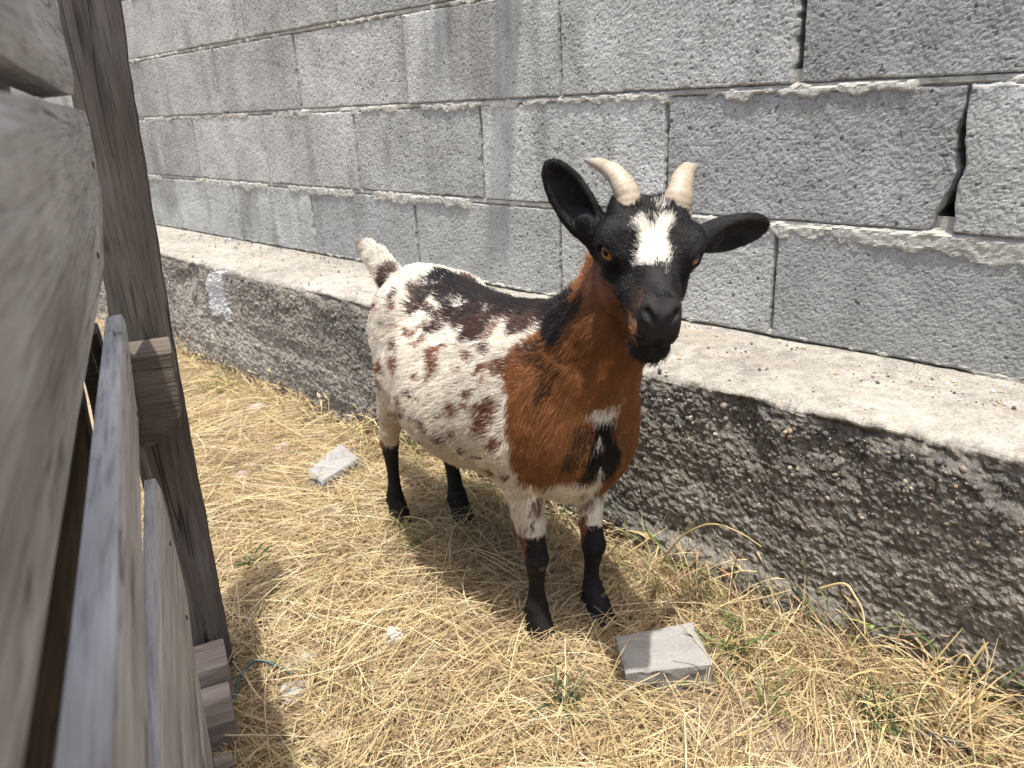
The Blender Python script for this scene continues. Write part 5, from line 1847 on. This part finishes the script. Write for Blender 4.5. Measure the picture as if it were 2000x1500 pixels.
stone('stone', 548, 880, 0.030, 0.022, 0.022, (0.34, 0.25, 0.21), 'pinkish stone in the straw left of the whitish slab', 21)
stone('stone', 472, 934, 0.026, 0.018, 0.024, (0.27, 0.20, 0.17), 'dark reddish stone in the straw nearest the dark post', 22)
stone('stone', 500, 800, 0.034, 0.024, 0.022, (0.40, 0.31, 0.26), 'pale pink stone far back near the footing\'s foot', 23)
stone('stone', 652, 1000, 0.020, 0.015, 0.016, (0.52, 0.47, 0.43), 'small whitish pebble in front of the whitish slab', 24, 'pebble')
stone('stone', 770, 1243, 0.022, 0.018, 0.024, (0.50, 0.47, 0.44), 'white stone half buried in straw left of the goat\'s near forefoot', 25)
stone('stone', 574, 1352, 0.028, 0.020, 0.014, (0.38, 0.375, 0.37), 'flat grey stone on bare soil right of the fence\'s offcuts', 26)
stone('stone', 580, 1290, 0.040, 0.030, 0.012, (0.40, 0.36, 0.30), 'flat beige stone under the straw beside the green cord', 27)
stone('stone', 655, 950, 0.018, 0.014, 0.014, (0.30, 0.26, 0.22), 'small brown pebble just below the whitish slab', 28, 'pebble')
stone('stone', 1395, 1095, 0.055, 0.03, 0.05, (0.23, 0.215, 0.19), 'rough grey lump of concrete against the footing behind the paver', 29, 'lump', 0.5)
stone('stone', 640, 1438, 0.032, 0.02, 0.012, (0.45, 0.38, 0.30), 'pale flat pebble in the straw at the bottom of the picture', 30, 'pebble')

# crumpled foil on the ledge
p = on_plane(450, 469, 2, LEDGE_Z + 0.005)
V, F = ICO_V * (0.009 * np.random.default_rng(4).uniform(0.6, 1.3, (12, 1))), ICO_F
mf, nt, b = new_mat('foil')
b.inputs['Base Color'].default_value = (0.62, 0.66, 0.72, 1)
b.inputs['Metallic'].default_value = 0.7
b.inputs['Roughness'].default_value = 0.35
o = obj('foil_scrap', mesh_np('foil_scrap', V, F, mf), None, (p.x, p.y, LEDGE_Z + 0.006))
tag(o, 'tiny crumpled scrap of silver foil on the footing ledge', 'litter')


# cords
def cord(name, px_pts, rad, col, label, zoff=0.012):
    pts = [Vector((*gp(x, y, z), z)) for x, y, z in px_pts]
    path = spline([list(q) for q in pts], 60)
    V, fs = tube(path, np.full(60, rad), 8)
    m, nt, b = new_mat(name + ' plastic')
    b.inputs['Base Color'].default_value = (*col, 1)
    b.inputs['Roughness'].default_value = 0.5
    o = obj(name, mesh_np(name, V - path.mean(0), fs, m, True), None, tuple(path.mean(0)))
    tag(o, label, 'cord')
    return o


cord('green_cord', [(375, 1480, 0.03), (420, 1435, 0.03), (455, 1370, 0.028), (470, 1320, 0.03), (500, 1290, 0.035), (540, 1300, 0.03), (572, 1318, 0.022)], 0.0024, (0.035, 0.07, 0.065), 'dark green cord winding through the straw from the fence foot')
cord('black_cable', [(1790, 1432, 0.02), (1830, 1440, 0.024), (1870, 1452, 0.022), (1895, 1468, 0.012)], 0.004, (0.02, 0.022, 0.026), 'short piece of black cable in the straw near the footing')

# ------------------------------------------------------------------ weeds and single dry stalks
M_LEAF = mat_straw('green leaf')


def weed(px, py, n, size, label, seed, green=(0.085, 0.13, 0.045), dry=0.4, up=0.9, wid=(0.0012, 0.0042)):
    r = np.random.default_rng(seed)
    g = gp(px, py, 0.0)
    root = np.column_stack([r.normal(0, size * 0.22, n), r.normal(0, size * 0.18, n), np.full(n, 0.004)])
    az = r.uniform(0, 2 * math.pi, n); el = r.uniform(0.35, up + 0.4, n)
    L = size * r.uniform(0.45, 1.1, n)
    c = np.where(r.random((n, 1)) < dry, np.array([0.42, 0.34, 0.15]), np.array(green)) * r.uniform(0.7, 1.35, (n, 1))
    V, F, C = ribbons(root, az, el, L, r.uniform(*wid, n), -r.uniform(0.2, 1.6, n), r.normal(0, 0.4, n), c, r, wig=0.05)
    me = mesh_np('weed', V, F, M_LEAF, True)
    set_color(me, np.clip(C, 0, 0.7))
    o = obj('weed', me, None, (g[0], g[1], 0.012))
    tag(o, label, 'weed', 'green weeds in the straw')
    return o


weed(492, 1118, 40, 0.05, 'green leafy weed in the straw right of the dark post', 41)
weed(1105, 1395, 60, 0.055, 'low green weed in front of the goat, left of the paver', 42, (0.07, 0.10, 0.05))
weed(1430, 1290, 46, 0.075, 'green and dry weed tuft at the right edge of the paver', 43, (0.08, 0.14, 0.045), 0.4)
weed(1560, 1180, 46, 0.075, 'straggly weed against the footing behind the paver', 44, (0.10, 0.16, 0.05), 0.55)
weed(1720, 1420, 60, 0.06, 'dark green weed low in the straw at the lower right', 45, (0.06, 0.10, 0.04), 0.3)
weed(1500, 1400, 30, 0.06, 'thin green grass tuft on the bare soil right of the paver', 46, (0.12, 0.16, 0.05), 0.4, 1.2, (0.0012, 0.003))
weed(800, 1080, 26, 0.06, 'thin green grass tuft in straw between the goat\'s near legs', 47, (0.14, 0.17, 0.05), 0.5, 1.3, (0.001, 0.0025))
weed(705, 1070, 10, 0.05, 'sparse reddish grass tuft in front of the near hind foot', 48, (0.25, 0.19, 0.08), 0.5, 1.3, (0.001, 0.002))
weed(440, 770, 40, 0.08, 'yellow green grass tuft at the far foot of the footing', 49, (0.22, 0.22, 0.07), 0.5, 1.3, (0.002, 0.004))
weed(700, 860, 40, 0.12, 'tall dry grass tuft against the footing behind the whitish slab', 50, (0.5, 0.4, 0.2), 0.6, 1.3, (0.0012, 0.0028))
weed(830, 905, 30, 0.10, 'green tinged grass tuft against the footing behind the goat', 51, (0.16, 0.18, 0.06), 0.5, 1.2, (0.0015, 0.003))
weed(1850, 1420, 46, 0.12, 'tall dry grass tuft against the footing at the lower right', 52, (0.5, 0.36, 0.17), 0.5, 1.3, (0.0014, 0.003))
weed(1330, 1130, 36, 0.08, 'thin weed with green tips at the footing left of the concrete lump', 53, (0.14, 0.19, 0.06), 0.5, 1.3, (0.001, 0.0028))


def stalk(px_pts, w, col, label, y_at):
    """a single dry stalk through picture points standing in the plane y = y_at."""
    pts = [list(on_plane(x, y, 1, yy)) for (x, y), yy in zip(px_pts, y_at)]
    path = spline(pts, 50)
    rad = w * np.linspace(1.0, 0.45, 50)
    V, fs = tube(path, rad, 6)
    me = mesh_np('dry_stalk', V - path[0], fs, M_STRAW, True)
    set_color(me, np.tile(np.array(col), (len(V), 1)))
    o = obj('dry_stalk', me, None, tuple(path[0]))
    tag(o, label, 'stalk', 'single dry stalks')
    return o


stalk([(1290, 1100), (1330, 1050), (1385, 1024), (1440, 1038), (1488, 1068)], 0.0020, (0.50, 0.38, 0.19), 'tall dry stalk arching over against the footing right of the goat', [0.93, 0.925, 0.92, 0.925, 0.93])
stalk([(1600, 1150), (1648, 1140), (1670, 1165), (1685, 1195), (1690, 1240)], 0.0022, (0.58, 0.46, 0.26), 'crooked pale stalk with nodes against the footing', [0.94, 0.935, 0.93, 0.925, 0.91])
stalk([(1370, 1200), (1420, 1180), (1480, 1170), (1545, 1152)], 0.0021, (0.60, 0.49, 0.27), 'straight pale stalk leaning above the paver', [0.90, 0.905, 0.91, 0.915])
stalk([(1715, 1370), (1740, 1290), (1765, 1210)], 0.0018, (0.56, 0.45, 0.24), 'upright pale stalk rising from the straw at the right', [0.88, 0.885, 0.89])
stalk([(1840, 1340), (1880, 1280), (1905, 1300), (1925, 1262)], 0.0017, (0.58, 0.48, 0.28), 'forked dry stalk nearest the right edge of the picture', [0.91, 0.91, 0.91, 0.91])
stalk([(1060, 1340), (1070, 1290), (1085, 1320), (1110, 1270)], 0.0013, (0.10, 0.055, 0.045), 'thin dark stem in front of the goat\'s near forefoot', [0.66, 0.66, 0.66, 0.66])
stalk([(1425, 1180), (1432, 1120), (1446, 1065)], 0.0013, (0.19, 0.11, 0.06), 'thin brown stem standing at the footing beside the arching stalk', [0.93, 0.93, 0.93])
stalk([(795, 1190), (805, 1150), (822, 1110)], 0.0014, (0.15, 0.07, 0.07), 'short purple brown seed stem in the straw left of the forefeet', [0.66, 0.66, 0.66])
stalk([(765, 1170), (768, 1120), (770, 1080)], 0.0012, (0.17, 0.09, 0.08), 'short thin brown stem in the straw beyond the seed stem', [0.70, 0.70, 0.70])
